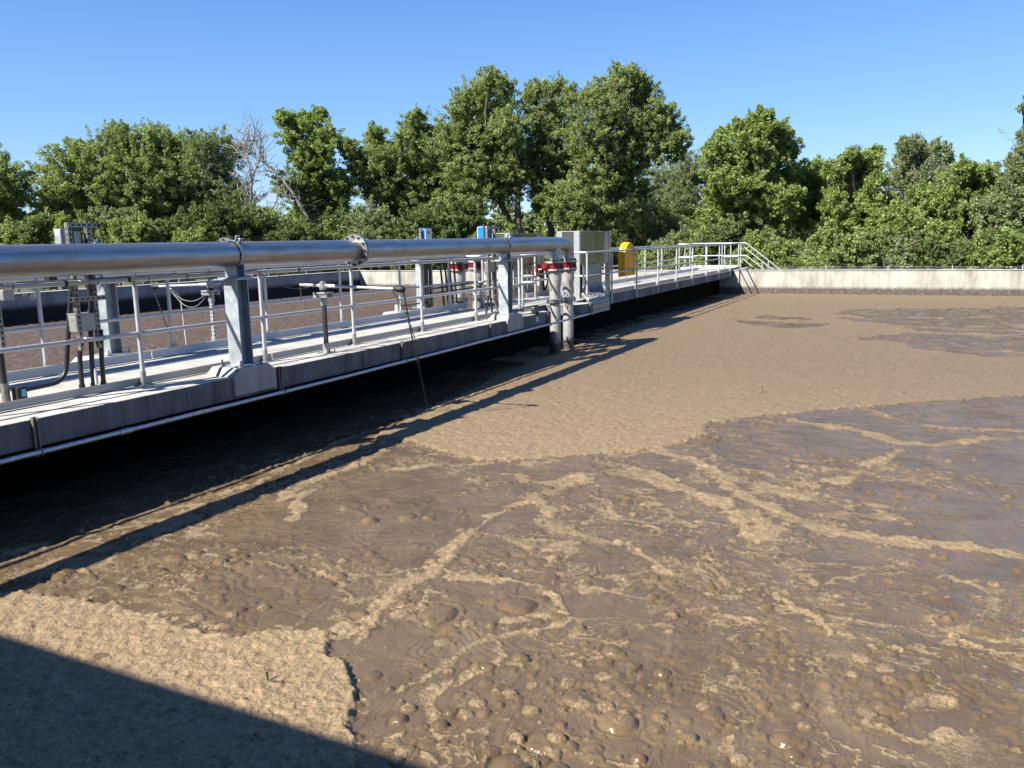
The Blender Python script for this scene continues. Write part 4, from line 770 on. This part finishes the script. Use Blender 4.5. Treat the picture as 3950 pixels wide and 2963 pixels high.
def swivel(f, base, ball, mat, hang, label):
    s = 1 if f(-6.58) == -6.58 else -1; x, y = base
    r = thing('probe_arm', (x, y, 0), label, 'probe arm')
    b = MB().box(x-.09, x+.09, y-.09, y+.09, .006, .016); b.box(x-.035, x+.035, y-.03, y+.03, .016, .13)
    for sx in (-1, 1):
        for sy in (-1, 1): b.tube([(x+sx*.07, y+sy*.07, .016), (x+sx*.07, y+sy*.07, .05)], .007, 6)
    b.build('base_bracket', MT['alu_dull'], r)
    if mat == 'dark': b = MB().box(x-.022, x+.022, y-.022, y+.022, .05, .70, .003)
    else: b = channel(x, y, 0, .05, .70)
    b.build('upright', [MT['dark'], MT['hole']] if mat == 'dark' else [MT['alu'], MT['hole']], r)
    MB().box(x-.03, x+.03, y-.03, y+.03, .60, .69, .003).build('upper_bracket', MT['alu_dull'], r)
    b = MB(); b.box(x-.10, x+.10, y-.075, y-.035, .70, .745); b.box(x-.10, x+.10, y+.035, y+.075, .70, .745); b.box(x-.09, x+.09, y-.09, y+.09, .745, .765, .004)
    b.build('head_plate', MT['alu_dull'], r)
    b = MB().tube([(x, y, .765), (x, y, .80)], .04, 16); b.build('bearing', MT['rubber'], r)
    b = MB().tube([(x, y, .80), (x, y, .885)], .045, 16); b.tube([(x, y, .885), (x, y, .90)], .03, 16); b.box(x-.075, x+.075, y-.02, y+.02, .825, .865, .006); b.build('swivel_hub', MT['alu_dull'], r)
    d = (Vector(ball)-Vector((x, y, .845))); L = d.length; d.normalize(); c0 = Vector((x, y, .845)); t = c0-d*.33*(1 if s == 1 else .55)
    MB().tube([t, c0-d*.04], .019, 12).tube([c0+d*.04, c0+d*L*.97], .0175, 12).tube([c0+d*.05, c0+d*.2], .024, 12).build('arm_tube', MT['alu'], r)
    MB().tube([c0+d*(L-.13), c0+d*(L-.09), c0+d*(L-.03), c0+d*(L+.01), c0+d*(L+.03)], [.022, .034, .042, .036, .012], 16).build('end_cap', MT['rubber'], r)
    b = MB(); b = chain(b, [t+Vector((0, 0, -.015)), t+Vector((0, 0, -.15))]); b.torus(t+Vector((0, 0, -.175)), (1, .5, 0), .018, .004, 16, 6); b.build('hook_ring', MT['dark'], r)
    bl = c0+d*(L+.0)
    b = MB(); chain(b, [bl]+[Vector(p) for p in hang]); b.build('chain', MT['dark'], r)
    return r, c0, d, L
r, c0, d, L = swivel(I_, (-6.695, 8.167), (-5.58, 8.27, .805), 'dark', [(-5.62, 8.45, .3), (-5.70, 8.72, -.2), (-5.80, 8.98, -.55)], 'swivel arm on dark post over the near basin with black ball end and hanging chain')
p0 = c0+d*(L-.16)
MB().tube([p0, (-5.68, 8.5, .45), (-5.69, 8.70, .05), (-5.81, 8.93, -.36), (-5.83, 9.06, -.7), (-5.93, 9.28, -.93)], .005, 8).tube([c0+d*.1, p0], .005, 6).build('probe_cable', MT['rubber'], r)
MB().tube([(-5.80, 8.95, -.45), (-5.85, 9.10, -.7), (-5.90, 9.25, -.95)], .0055, 8).tube([(-5.90, 9.25, -.88), (-5.84, 9.19, -.93)], .008, 8).build('probe_tube', MT['rubber'], r)
MB().tube(sag((-6.72, 7.3, 1.07), (-6.70, 8.05, .86), .05), .004, 6).tube(sag((-6.88, 7.25, 1.07), (-6.72, 8.08, .87), .12), .004, 6).build('signal_cable', MT['cable'], r)
r, c0, d, L = swivel(mx, (mx(-6.695), 8.27), (-9.85, 8.30, .803), 'alu', [(-9.82, 8.42, .3), (-9.72, 8.6, -.3), (-9.66, 8.7, -.9)], 'swivel arm on slotted post over the left basin, behind the walkway')
MB().tube(fillet([(-9.5, 8.3, .78), (-9.55, 8.5, .66), (-9.58, 8.55, .2), (-9.5, 8.55, -.95)], .08), .008, 8).build('probe_tube', MT['white'], r)
MB().tube(sag((-9.54, 8.34, .74), (-8.72, 8.2, .72), .12), .006, 6).tube(sag((-9.52, 8.34, .73), (-8.70, 8.22, .74), .21), .006, 6).build('signal_cable', MT['cable'], r)

# cables clipped along the railings
for (x, z, y0, y1, lab) in ((-6.9, 1.078, 3.0, 7.25, 'grey cables clipped on top of the near handrail'), (-8.5, 1.078, 3.4, 8.2, 'grey cables clipped on top of the far handrail')):
    r = thing('cable_run', (x, y0, z), lab, 'cable')
    b = MB(); 
    for k in (-1, 1):
        b.tube([(x+k*.008+.003*math.sin(i*1.7+k), y0+(y1-y0)*i/24, z+.004*math.sin(i*2.3+k)) for i in range(25)], .004, 6)
    b.build('cables', MT['cable'], r)
    b = MB(); y = y0+.2
    while y < y1: b.torus((x, y, 1.052), (0, 1, 0), .0275, .0032, 20, 5); y += random.uniform(.45, .8)
    b.build('cable_tie', MT['rubber'], r)
for y in (4.86, 5.52, 7.95, 10.1):
    if y < 8: tag(MB().tube([(-6.9, y, 1.05), (-6.9, y+.03, 1.05)], .0262, 16).build('tape_band', MT['rubber'], None, (-6.9, y, 1.05)), {4.86: 'black tape band on the near handrail left of the steel rack', 5.52: 'black tape band on the near handrail right of the steel rack', 7.95: 'black tape band on the near handrail just left of the near swivel arm'}[y], 'tape')

# dark box light on the slab edge beside the first drop leg
F = thing('inspection_camera', (-6.5, 13.9, 0), 'black bracket mounted device lying on the slab edge left of the near drop legs', 'camera')
MB().tube([(-6.62, 13.15, .11), (-6.55, 13.55, .10)], .022, 10).build('grip', MT['black'], F)
MB().tube([(-6.55, 13.55, .10), (-6.47, 13.80, .09)], .010, 8).build('arm', MT['alu'], F)
b = MB().box(-6.50, -6.42, 13.78, 13.95, .02, .13, .008); b.box(-6.49, -6.43, 13.80, 13.83, .12, .16); b.box(-6.49, -6.43, 13.92, 13.95, .12, .16); b.box(-6.46, -6.405, 13.86, 13.91, -.05, .04, .004); b.build('housing', MT['black'], F)
MB().box(-6.4185, -6.412, 13.82, 13.91, -.14, -.035).build('white_card', MT['white'], F)
MB().box(-6.4195, -6.4165, 13.83, 13.87, .06, .09).build('display', MT['lcd'], F)

# ------------------------------------------------------------------ control panels
def panel(x0, x1, y0, y1, z0, z1, facing, label):
    r = thing('control_panel', ((x0+x1)/2, (y0+y1)/2, 0), label, 'control panel')
    b = MB().box(x0, x1, y0, y1, z0, z1, .004); b.build('cabinet', MT['panel'], r)
    b = MB().box(x0-.012, x1+.02, y0-.012, y1+.012, z1, z1+.012); b.build('top_trim', MT['alu'], r)
    for (xx, yy) in ((x1, y0), (x1, y1), (x0, y0), (x0, y1)):
        sx = 1 if xx == x1 else -1; sy = 1 if yy == y1 else -1
        b = MB().box(xx+sx*.003, xx+sx*.009, yy-sy*.11, yy+sy*.008, 0.004, z1-.002); b.box(xx-sx*.13, xx+sx*.003, yy+sy*.003, yy+sy*.009, 0.004, z1-.002)
        b.build('leg', MT['alu_dull'], r)
    MB().box(x1+.001, x1+.005, y1-.42, y1-.13, z0+.01, z1-.02).build('side_door', MT['alu_dull'], r)
    return r
P1 = panel(-7.72, -7.17, 17.82, 19.88, .74, 1.52, 1, 'large sunlit steel control cabinet on legs right of the pipe elbow')
P2 = panel(-9.30, -8.76, 17.46, 19.36, .74, 1.505, 1, 'large steel control cabinet behind the air pipe with navy plate')
b = MB().box(-8.757, -8.752, 17.47, 18.02, 1.40, 1.498); pl = b.build('name_plate', MT['navy'], P2)
sp_ = [(-8.7495, 17.62+(.012+.0075*t)*math.cos(t)*1.25, 1.449+(.006+.0048*t)*math.sin(t)) for t in [i*.35 for i in range(28)]]
MB().tube(sp_, [.0015+.0001*i for i in range(28)], 6).build('spiral_emblem', MT['white'], pl)
MB().box(-8.757, -8.752, 19.24, 19.34, 1.40, 1.46).build('small_label', MT['alu'], P2)
def flex_bundle(label, xa, y0, k, drape, shift=0.0):
    r = thing('conduit_bundle', (xa, y0, 0), label, 'conduits')
    for i in range(k):
        y = y0+i*(1.22/k)
        if drape: pts = [(xa, y, .76), (xa, y, .22), (xa+.14, y-.12, .085), (-6.86, y+shift, .075), (-6.70, y+shift-.04, .0), (-6.68, y+shift-.04, -.30)]
        else: pts = [(xa, y, .76), (xa+.03*math.sin(i*1.9), y+.02*math.cos(i), .45), (xa+.02, y, .02)]
        P = fillet(pts, .10, 4); L_ = 0; Q = []; 
        for a, c_ in zip(P[:-1], P[1:]):
            n_ = max(1, int((c_-a).length/.02)); Q += [a.lerp(c_, j/n_) for j in range(n_)]
        Q.append(P[-1])
        b = MB().tube(Q, [(.043 if drape else .026)*(1+.10*(j % 2)) for j in range(len(Q))], 10)
        b.tube([(xa, y, .68), (xa, y, .745)], .05 if drape else .036, 8, True, False)
        o = b.build('flexible_conduit', MT['flex'], r)
    b = MB()
    if drape:
        for z in (.52, .30): b.box(xa+.038, xa+.046, y0-.06, y0+1.22, z, z+.016)
        for z in (-.10, -.22): b.box(-6.642, -6.634, y0+shift-.1, y0+1.16+shift, z, z+.012)
        b.box(xa-.045, xa-.038, y0-.05, y0+1.2, .12, .74)  # dark sheet added behind the conduits as the shade in their gaps
    else: b.box(xa+.035, xa+.05, y0-.05, y0+1.22, .50, .54)
    b.build('straps_and_gap_shade', MT['dark'], r)
    return r
flex_bundle('bundle of ribbed silver conduits under the sunlit cabinet draped over the slab edge', -7.12, 17.94, 9, True, -.62)
flex_bundle('bundle of ribbed silver conduits hanging below the cabinet with the navy plate', -8.72, 17.6, 12, False)
o = MB().tube([(-8.6, 18.9, .80), (-8.6, 18.95, .35), (-8.62, 19.05, .02)], .03, 10).tube([(-8.6, 19.1, .74), (-8.58, 19.2, .3), (-8.55, 18.9, .02)], .025, 10).box(-8.70, -8.58, 18.78, 18.96, .45, .55, .01).box(-8.68, -8.6, 18.72, 18.92, .55, .74, .01).build('black_cable_group', MT['black'], None, (-8.6, 18.9, 0))
tag(o, 'black cable ends and couplings hanging beside the silver conduits of the far cabinet', 'cables')
o = MB().tube(fillet([(-7.38, 13.3, .08), (-7.40, 14.6, .09), (-7.35, 17.2, .10)], .1), .025, 12).build('deck_conduit', MT['galv_pipe'], None, (-7.4, 14, .05))
tag(o, 'thick galvanised conduit lying on the slab behind the near valves', 'conduit')

# yellow lifebuoy cabinet
Yb = thing('lifebuoy_cabinet', (-7.04, 20.82, .38), 'bright yellow round topped lifebuoy cabinet hung on the near handrail', 'lifebuoy cabinet')
def archp(y0, y1, z0, z1, n=16):
    r = (y1-y0)/2; cy = (y0+y1)/2; return [(y0, z0)]+[(y1, z0)]+[(cy+r*math.cos(PI*i/n), z1-r*.92+r*.92*math.sin(PI*i/n)) for i in range(n+1)]
for nm, x0, x1, g_ in (('back_shell', -7.14, -7.035, 0), ('front_cover', -7.030, -6.955, .012)):
    o = MB().prism(archp(20.40+g_, 21.26-g_, .375+g_, 1.25-g_), 'x', x0, x1).build(nm, MT['yellow'], Yb); m_ = o.modifiers.new('bevel', 'BEVEL'); m_.width = .015; m_.segments = 3
o = MB().prism([(20.62, .40), (21.22, .40), (21.22, .92), (20.62, .92)], 'x', -6.955, -6.946).build('front_panel', MT['yellow'], Yb); m_ = o.modifiers.new('bevel', 'BEVEL'); m_.width = .004
b = MB()
for y in (20.84, 21.2): b.torus((-6.9, y-.02, 1.05), (0, 1, 0), .03, .007, 18, 6); b.torus((-6.9, y-.02, .525), (0, 1, 0), .027, .007, 18, 6)
b.build('hanger', MT['dark'], Yb)
o = MB().box(-8.0, -7.85, 24.3, 24.42, .004, .03, .004).tube([(-7.95, 24.36, .03), (-7.8, 24.5, .03)], .012, 8).build('deck_fitting', MT['dark'], None, (-7.9, 24.4, 0)); tag(o, 'small dark fitting lying in the middle of the far slab', 'fitting')
# ------------------------------------------------------------------ wire fence behind the far wall
def fence(x0, x1, y, step, label, ztop, vertical=False):
    r = thing('wire_fence', ((x0 if not vertical else y), (y if not vertical else x0), -1.35), label, 'fence')
    k = 0; t = x0
    P = (lambda a, z: (a, y, z)) if not vertical else (lambda a, z: (y, a, z))
    while t <= x1:
        MB().tube([P(t, -1.35), P(t+random.uniform(-.02, .02), ztop+random.uniform(-.02, .03))], .022, 8).build('post', MT['alu'], r); t += step
    b = MB()
    for z in (ztop-.06, ztop-.12, ztop-.18, -.4, -.9): b.tube([P(x0, z), P(x1, z)], .004, 4)
    b.build('wires', MT['galv_pipe'], r)
    if vertical or True:
        b = MB(); a = x0
        while a < x1: b.tube([P(a, -1.3), P(a+.9, ztop-.2)], .003, 3, False); b.tube([P(a+.9, -1.3), P(a, ztop-.2)], .003, 3, False); a += .09 if vertical else .12
        b.build('mesh', MT['galv_pipe'], r)
fence(-6.2, 13, 37.2, 2.35, 'low wire fence with thin pale posts just beyond the sunlit wall', .05)
fence(6, 33, -27.2, 2.6, 'wire mesh fence beyond the shaded left wall', .12, True)

# ------------------------------------------------------------------ trees
def leaves(name, mat, parent, blobs, size, dens, seed, grow=1.12, sprays=14.0):
    """many small leaf faces in clumps through the volume of each lobe"""
    rg = np.random.default_rng(seed); Ps = []; Ns = []; Ti = []
    for (bx, by, bz, br) in blobs:
        br *= grow
        nc = int(np.clip(72*br**1.6+18, 18, 300)); u = rg.normal(size=(nc, 3)); u /= np.linalg.norm(u, axis=1)[:, None]
        rr = br*rg.uniform(.10, 1.0, nc)**.5*rg.uniform(.75, 1.5, nc)
        cc = np.array([bx, by, bz])+u*rr[:, None]*np.array([1, 1, .95])
        for c_, uu in zip(cc, u):
            cr = br*.07+rg.uniform(.05, .17); m = int(dens*cr*cr*rg.uniform(.6, 1.4))+6
            e = rg.normal(size=(m, 3)); e /= np.linalg.norm(e, axis=1)[:, None]+1e-9
            p = c_+e*(cr*rg.uniform(.2, 1, m)**.6)[:, None]*np.array([1, 1, .8]); p[:, 2] -= rg.uniform(0, .1, m)
            nn = e*.5+uu*.35+rg.normal(size=(m, 3))*.9+np.array([0, 0, .3])
            Ps.append(p); Ns.append(nn); Ti.append(np.clip(rg.uniform(.1, .9)+rg.normal(size=m)*.22, 0, 1))
    big = [b_ for b_ in blobs if b_[3] > .3]
    for k in range(int(len(big)*sprays)):
        bx, by, bz, br = big[rg.integers(len(big))]; u = rg.normal(size=3); u[2] = abs(u[2])*.9+.1; u /= np.linalg.norm(u)
        L = br*rg.uniform(1.1, 1.85)*grow; m = int(85*rg.uniform(.4, 1.5)); t_ = rg.uniform(.55, 1, m)
        p = np.array([bx, by, bz])+u*(L*t_)[:, None]+rg.normal(size=(m, 3))*(.17*(1.25-t_))[:, None]*np.array([1, 1, 1])
        Ps.append(p); Ns.append(rg.normal(size=(m, 3))+u*.4); Ti.append(np.clip(rg.uniform(.3, 1)+rg.normal(size=m)*.2, 0, 1))
    P = np.concatenate(Ps); Nn = np.concatenate(Ns); T = np.concatenate(Ti); k = P[:, 2] > -1.3; P, Nn, T = P[k], Nn[k], T[k]
    Nn /= np.linalg.norm(Nn, axis=1)[:, None]; n = len(P)
    a = np.cross(Nn, rg.normal(size=(n, 3))); a /= np.linalg.norm(a, axis=1)[:, None]; b = np.cross(Nn, a)
    s = size*rg.uniform(.6, 1.35, n)[:, None]
    off = np.array(wloc(parent))
    V = np.stack([P-a*s*.62, P+b*s*.42+Nn*s*.10-a*s*.05, P+a*s*.62, P-b*s*.42+Nn*s*.10-a*s*.05], 1).reshape(-1, 3)-off
    me = bpy.data.meshes.new(name); me.vertices.add(4*n); me.vertices.foreach_set('co', V.astype(np.float32).ravel())
    me.loops.add(4*n); me.loops.foreach_set('vertex_index', np.arange(4*n, dtype=np.int32)); me.polygons.add(n)
    me.polygons.foreach_set('loop_start', np.arange(0, 4*n, 4, dtype=np.int32)); me.update(calc_edges=True)
    at = me.attributes.new('tint', 'FLOAT', 'POINT'); at.data.foreach_set('value', np.repeat(T, 4).astype(np.float32))
    me.materials.append(mat); o = bpy.data.objects.new(name, me); C.objects.link(o); o.parent = parent; return o
def limb(b, a, c_, r0, r1, rg, bend=.12, n=7):
    a = Vector(a); c_ = Vector(c_); L = (c_-a).length; P = []
    o1 = Vector((rg.uniform(-1, 1), rg.uniform(-1, 1), rg.uniform(-.2, .8)))*L*bend
    for i in range(n+1):
        t = i/n; P.append(a.lerp(c_, t)+o1*math.sin(PI*t)+Vector((rg.gauss(0, 1), rg.gauss(0, 1), 0))*L*.012*(0 < i < n))
    b.tube(P, [r0+(r1-r0)*(i/n)**.8 for i in range(n+1)], 7, False); return P
TLAB = {
 'A': 'broad tree cut by the left picture edge with one drooping branch', 'B': 'wide bushy cottonwood at far left beside the grey enclosure',
 'C': 'rounded cottonwood between the wide left tree and the twiggy thin one', 'D': 'thin leaved tree just left of the bare dead tree',
 'E': 'slim poplar with a ragged narrow top right of the bare dead tree', 'F': 'tree with two small pointed tops left of the tall centre group',
 'G': 'tree forming the left shoulder of the tall centre group', 'H': 'tall cottonwood with the left peak of the centre group',
 'I': 'tree in the middle of the centre group with dark lower trunks', 'J': 'tallest and broadest cottonwood, right peak of the centre group',
 'K': 'hazy grey green willow behind, between the tall group and right poplar', 'L': 'dense bright green poplar right of the walkway end, tallest at right',
 'M': 'lower leafy tree against the right flank of the dense poplar', 'N': 'green tree with several small knobbly tops right of centre right',
 'O': 'sparse see through silvery tree top at right', 'P': 'bushy rounded tree near the right edge with loose top sprays',
 'Q': 'tree cut by the right picture edge with separate tufts above'}
for ti, (k, (base, kind, lobes)) in enumerate(TREES.items()):
    rg = random.Random(100+ti); bx, by = base
    t = thing('tree', (bx, by, -1.35), TLAB[k], 'tree', 'trees beyond the basins')
    b = MB(); topz = max(l[2] for l in lobes); hz = topz*.55
    R_ = .11+topz*.014
    nst = 2 if k in 'HIJBL' else 1
    for s_ in range(nst):
        ox = (s_-.5)*1.6 if nst == 2 else 0
        cx_ = sum(l[0] for l in lobes)/len(lobes)*.5+bx*.5+ox
        tr = limb(b, (bx+ox*.4, by, -1.4), (cx_, by+rg.uniform(-.4, .4), hz), R_*1.25, R_*.55, rg, .05, 9)
        for l in lobes[s_::nst]:
            cand = [p for p in tr if p.z < l[2]-.3] or tr[:2]; st_ = cand[-1] if rg.random() < .6 else rg.choice(cand[len(cand)//2:])
            q = limb(b, st_, (l[0], l[1], l[2]), R_*.45, .035, rg, .10, 6)
            for _ in range(5):
                v = Vector((rg.gauss(0, 1), rg.gauss(0, 1), rg.gauss(.3, .8))).normalized()*l[3]*.95
                limb(b, q[rg.randint(3, 6)], Vector(l[:3])+v, .03, .008, rg, .1, 4)
    b.build('trunk', MT['bark'], t, None, False)
    sz = {0: .090, 1: .098, 2: .085}[kind]; dn = {0: 1150, 1: 1150, 2: 760}[kind]
    if k == 'O': dn = 360
    # a little filling between the lobes so that the crown hangs together
    fill = []
    for l in lobes:
        fill.append(l)
        if rg.random() < .5: m_ = rg.choice(lobes); fill.append(((l[0]+m_[0])/2, (l[1]+m_[1])/2+rg.uniform(.2, 1.2), min(l[2], m_[2])*.5+min(l[2], m_[2])*.45, min(l[3], m_[3])*.8))
    leaves('crown', LEAF[kind], t, fill, sz, dn, 500+ti)
# shrubs: the same few bushes would repeat, so each gets its own leaves
SHADE = ['bright green', 'dark green', 'mid green', 'yellowish green']
PL = ['behind the left wall by the frame edge', 'under the wide left tree', 'behind the grey enclosure', 'below the dead tree', 'left of the pipe flange', 'behind the blue controller', 'under the tall centre group', 'right of the sunlit cabinet', 'behind the platform rails', 'above the stairs', 'behind the sunlit wall', 'near the right picture edge']
for i, (x, y, z, r_) in enumerate(SHRUBS):
    if i % 6 == 3 and x < -8: continue
    rq = random.Random(60+i); z += rq.uniform(-1.0, .9)*(1 if x > -22 else .7); r_ *= rq.uniform(.65, 1.15)
    t = thing('shrub', (x, y, -1.35), '', 'shrub', 'shrubs in front of the tree line')
    t['_i'] = i
    rg = random.Random(900+i)
    bl = [(x+rg.uniform(-.9, .9)*r_, y+rg.uniform(-.6, .6)*r_, z+rg.uniform(-.5, .35)*r_, r_*rg.uniform(.45, .75)) for _ in range(5)]
    bl += [(x+rg.uniform(-.7, .7)*r_, y-rg.uniform(0, .6)*r_, max(-.9, z-r_*rg.uniform(.7, 1.4)), r_*rg.uniform(.5, .8)) for _ in range(4)]
    b = MB()
    for l in bl:
        q = limb(b, (x+rg.uniform(-.2, .2), y, -1.4), l[:3], .05, .015, rg, .12, 6)
        if rg.random() < .3: limb(b, q[4], Vector(l[:3])+Vector((rg.gauss(0, .4), -.2, l[3]*1.3)), .02, .006, rg, .1, 4)
    b.build('stems', MT['bark'] if i % 3 else MT['deadwood'], t, None, False)
    leaves('foliage', LEAF[(0, 3, 1, 3, 2)[i % 5] if x < -12 else (1, 3, 0, 1, 2)[i % 5]], t, bl, .092, 1050, 700+i, 1.12, 8.0)
sh = sorted([o for o in C.objects if '_i' in o.keys()], key=lambda o: math.atan2(o.location.x, o.location.y))
ORD = 'first second third fourth fifth sixth seventh eighth ninth tenth eleventh twelfth thirteenth fourteenth fifteenth sixteenth seventeenth eighteenth nineteenth twentieth'.split()
nL = sum(1 for o in sh if math.degrees(math.atan2(o.location.x, o.location.y)) < -26)
for k_, o in enumerate(sh):
    if k_ < nL:
        o['label'] = (ORD[k_]+' green shrub from the left along the low tree line behind the pipe') if k_ < 20 else ORD[nL-1-k_]+' green shrub left of the basin end stairs, counted leftwards'
    else:
        j = len(sh)-1-k_
        o['label'] = (ORD[j]+' leafy shrub from the right picture edge behind the sunlit wall') if j < 20 else ORD[k_-nL]+' leafy shrub rightwards from the walkway end'
    del o['_i']
# dead trees
def deadtree(lines, label, rr):
    x, y, z = lines[0][0]
    t = thing('dead_tree', (x, y, -1.35), label, 'dead tree'); rg = random.Random(5)
    b = MB(); 
    for li, l in enumerate(lines):
        P = [Vector(p) for p in l]
        if li == 0: P[0].z = -1.4
        r0 = rr if li == 0 else rr*.5
        Q = []
        for a, c_ in zip(P[:-1], P[1:]): Q += [a.lerp(c_, k/4)+Vector((rg.gauss(0, .03), 0, rg.gauss(0, .02))) for k in range(4)]
        Q.append(P[-1]); b.tube(Q, [r0+(.012-r0)*i/(len(Q)-1) for i in range(len(Q))], 7, False)
    b.build('trunk', MT['deadwood'], t, None, False)
    b = MB()
    for li, l in enumerate(lines):
        for a, c_ in zip(l[:-1], l[1:]):
            for _ in range(5):
                p = Vector(a).lerp(Vector(c_), rg.random())
                if p.z < .8: continue
                v = Vector((rg.gauss(0, .7), rg.gauss(0, .4), rg.gauss(.7, .5))).normalized()*rg.uniform(.4, 1.3)
                q = limb(b, p, p+v, .024, .009, rg, .12, 5)
                for _ in range(1): limb(b, q[3], q[3]+v*.5+Vector((rg.gauss(0, .3), rg.gauss(0, .2), rg.gauss(.1, .3))), .009, .004, rg, .1, 3)
    b.build('twigs', MT['deadwood'], t, None, False)
deadtree(DEAD, 'bare bleached dead tree with forked trunk standing in front of the tree line', .11)
deadtree(LEAN, 'bare dark limb leaning up to the left out of the slim poplar', .15)
# loose row of distant trees closing the gaps low down
for i in range(17):
    az = math.radians(-62+i*4.5); R_ = 78+(i % 3)*5; x, y = math.sin(az)*R_, math.cos(az)*R_; rg = random.Random(40+i)
    t = thing('tree', (x, y, -1.35), ORD[i]+' from the left of the distant trees glimpsed through gaps in the tree line', 'tree', 'distant trees behind the tree line')
    b = MB(); limb(b, (x, y, -1.4), (x, y, 3), .25, .1, rg); b.build('trunk', MT['bark'], t, None, False)
    leaves('crown', LEAF[0 if i % 2 else 2], t, [(x+rg.uniform(-3.5, 3.5), y+rg.uniform(-2, 2), rg.uniform(-.4, 3.6), rg.uniform(1.1, 1.9)) for _ in range(11)], .26, 190, 300+i, 1.1, 2.0)
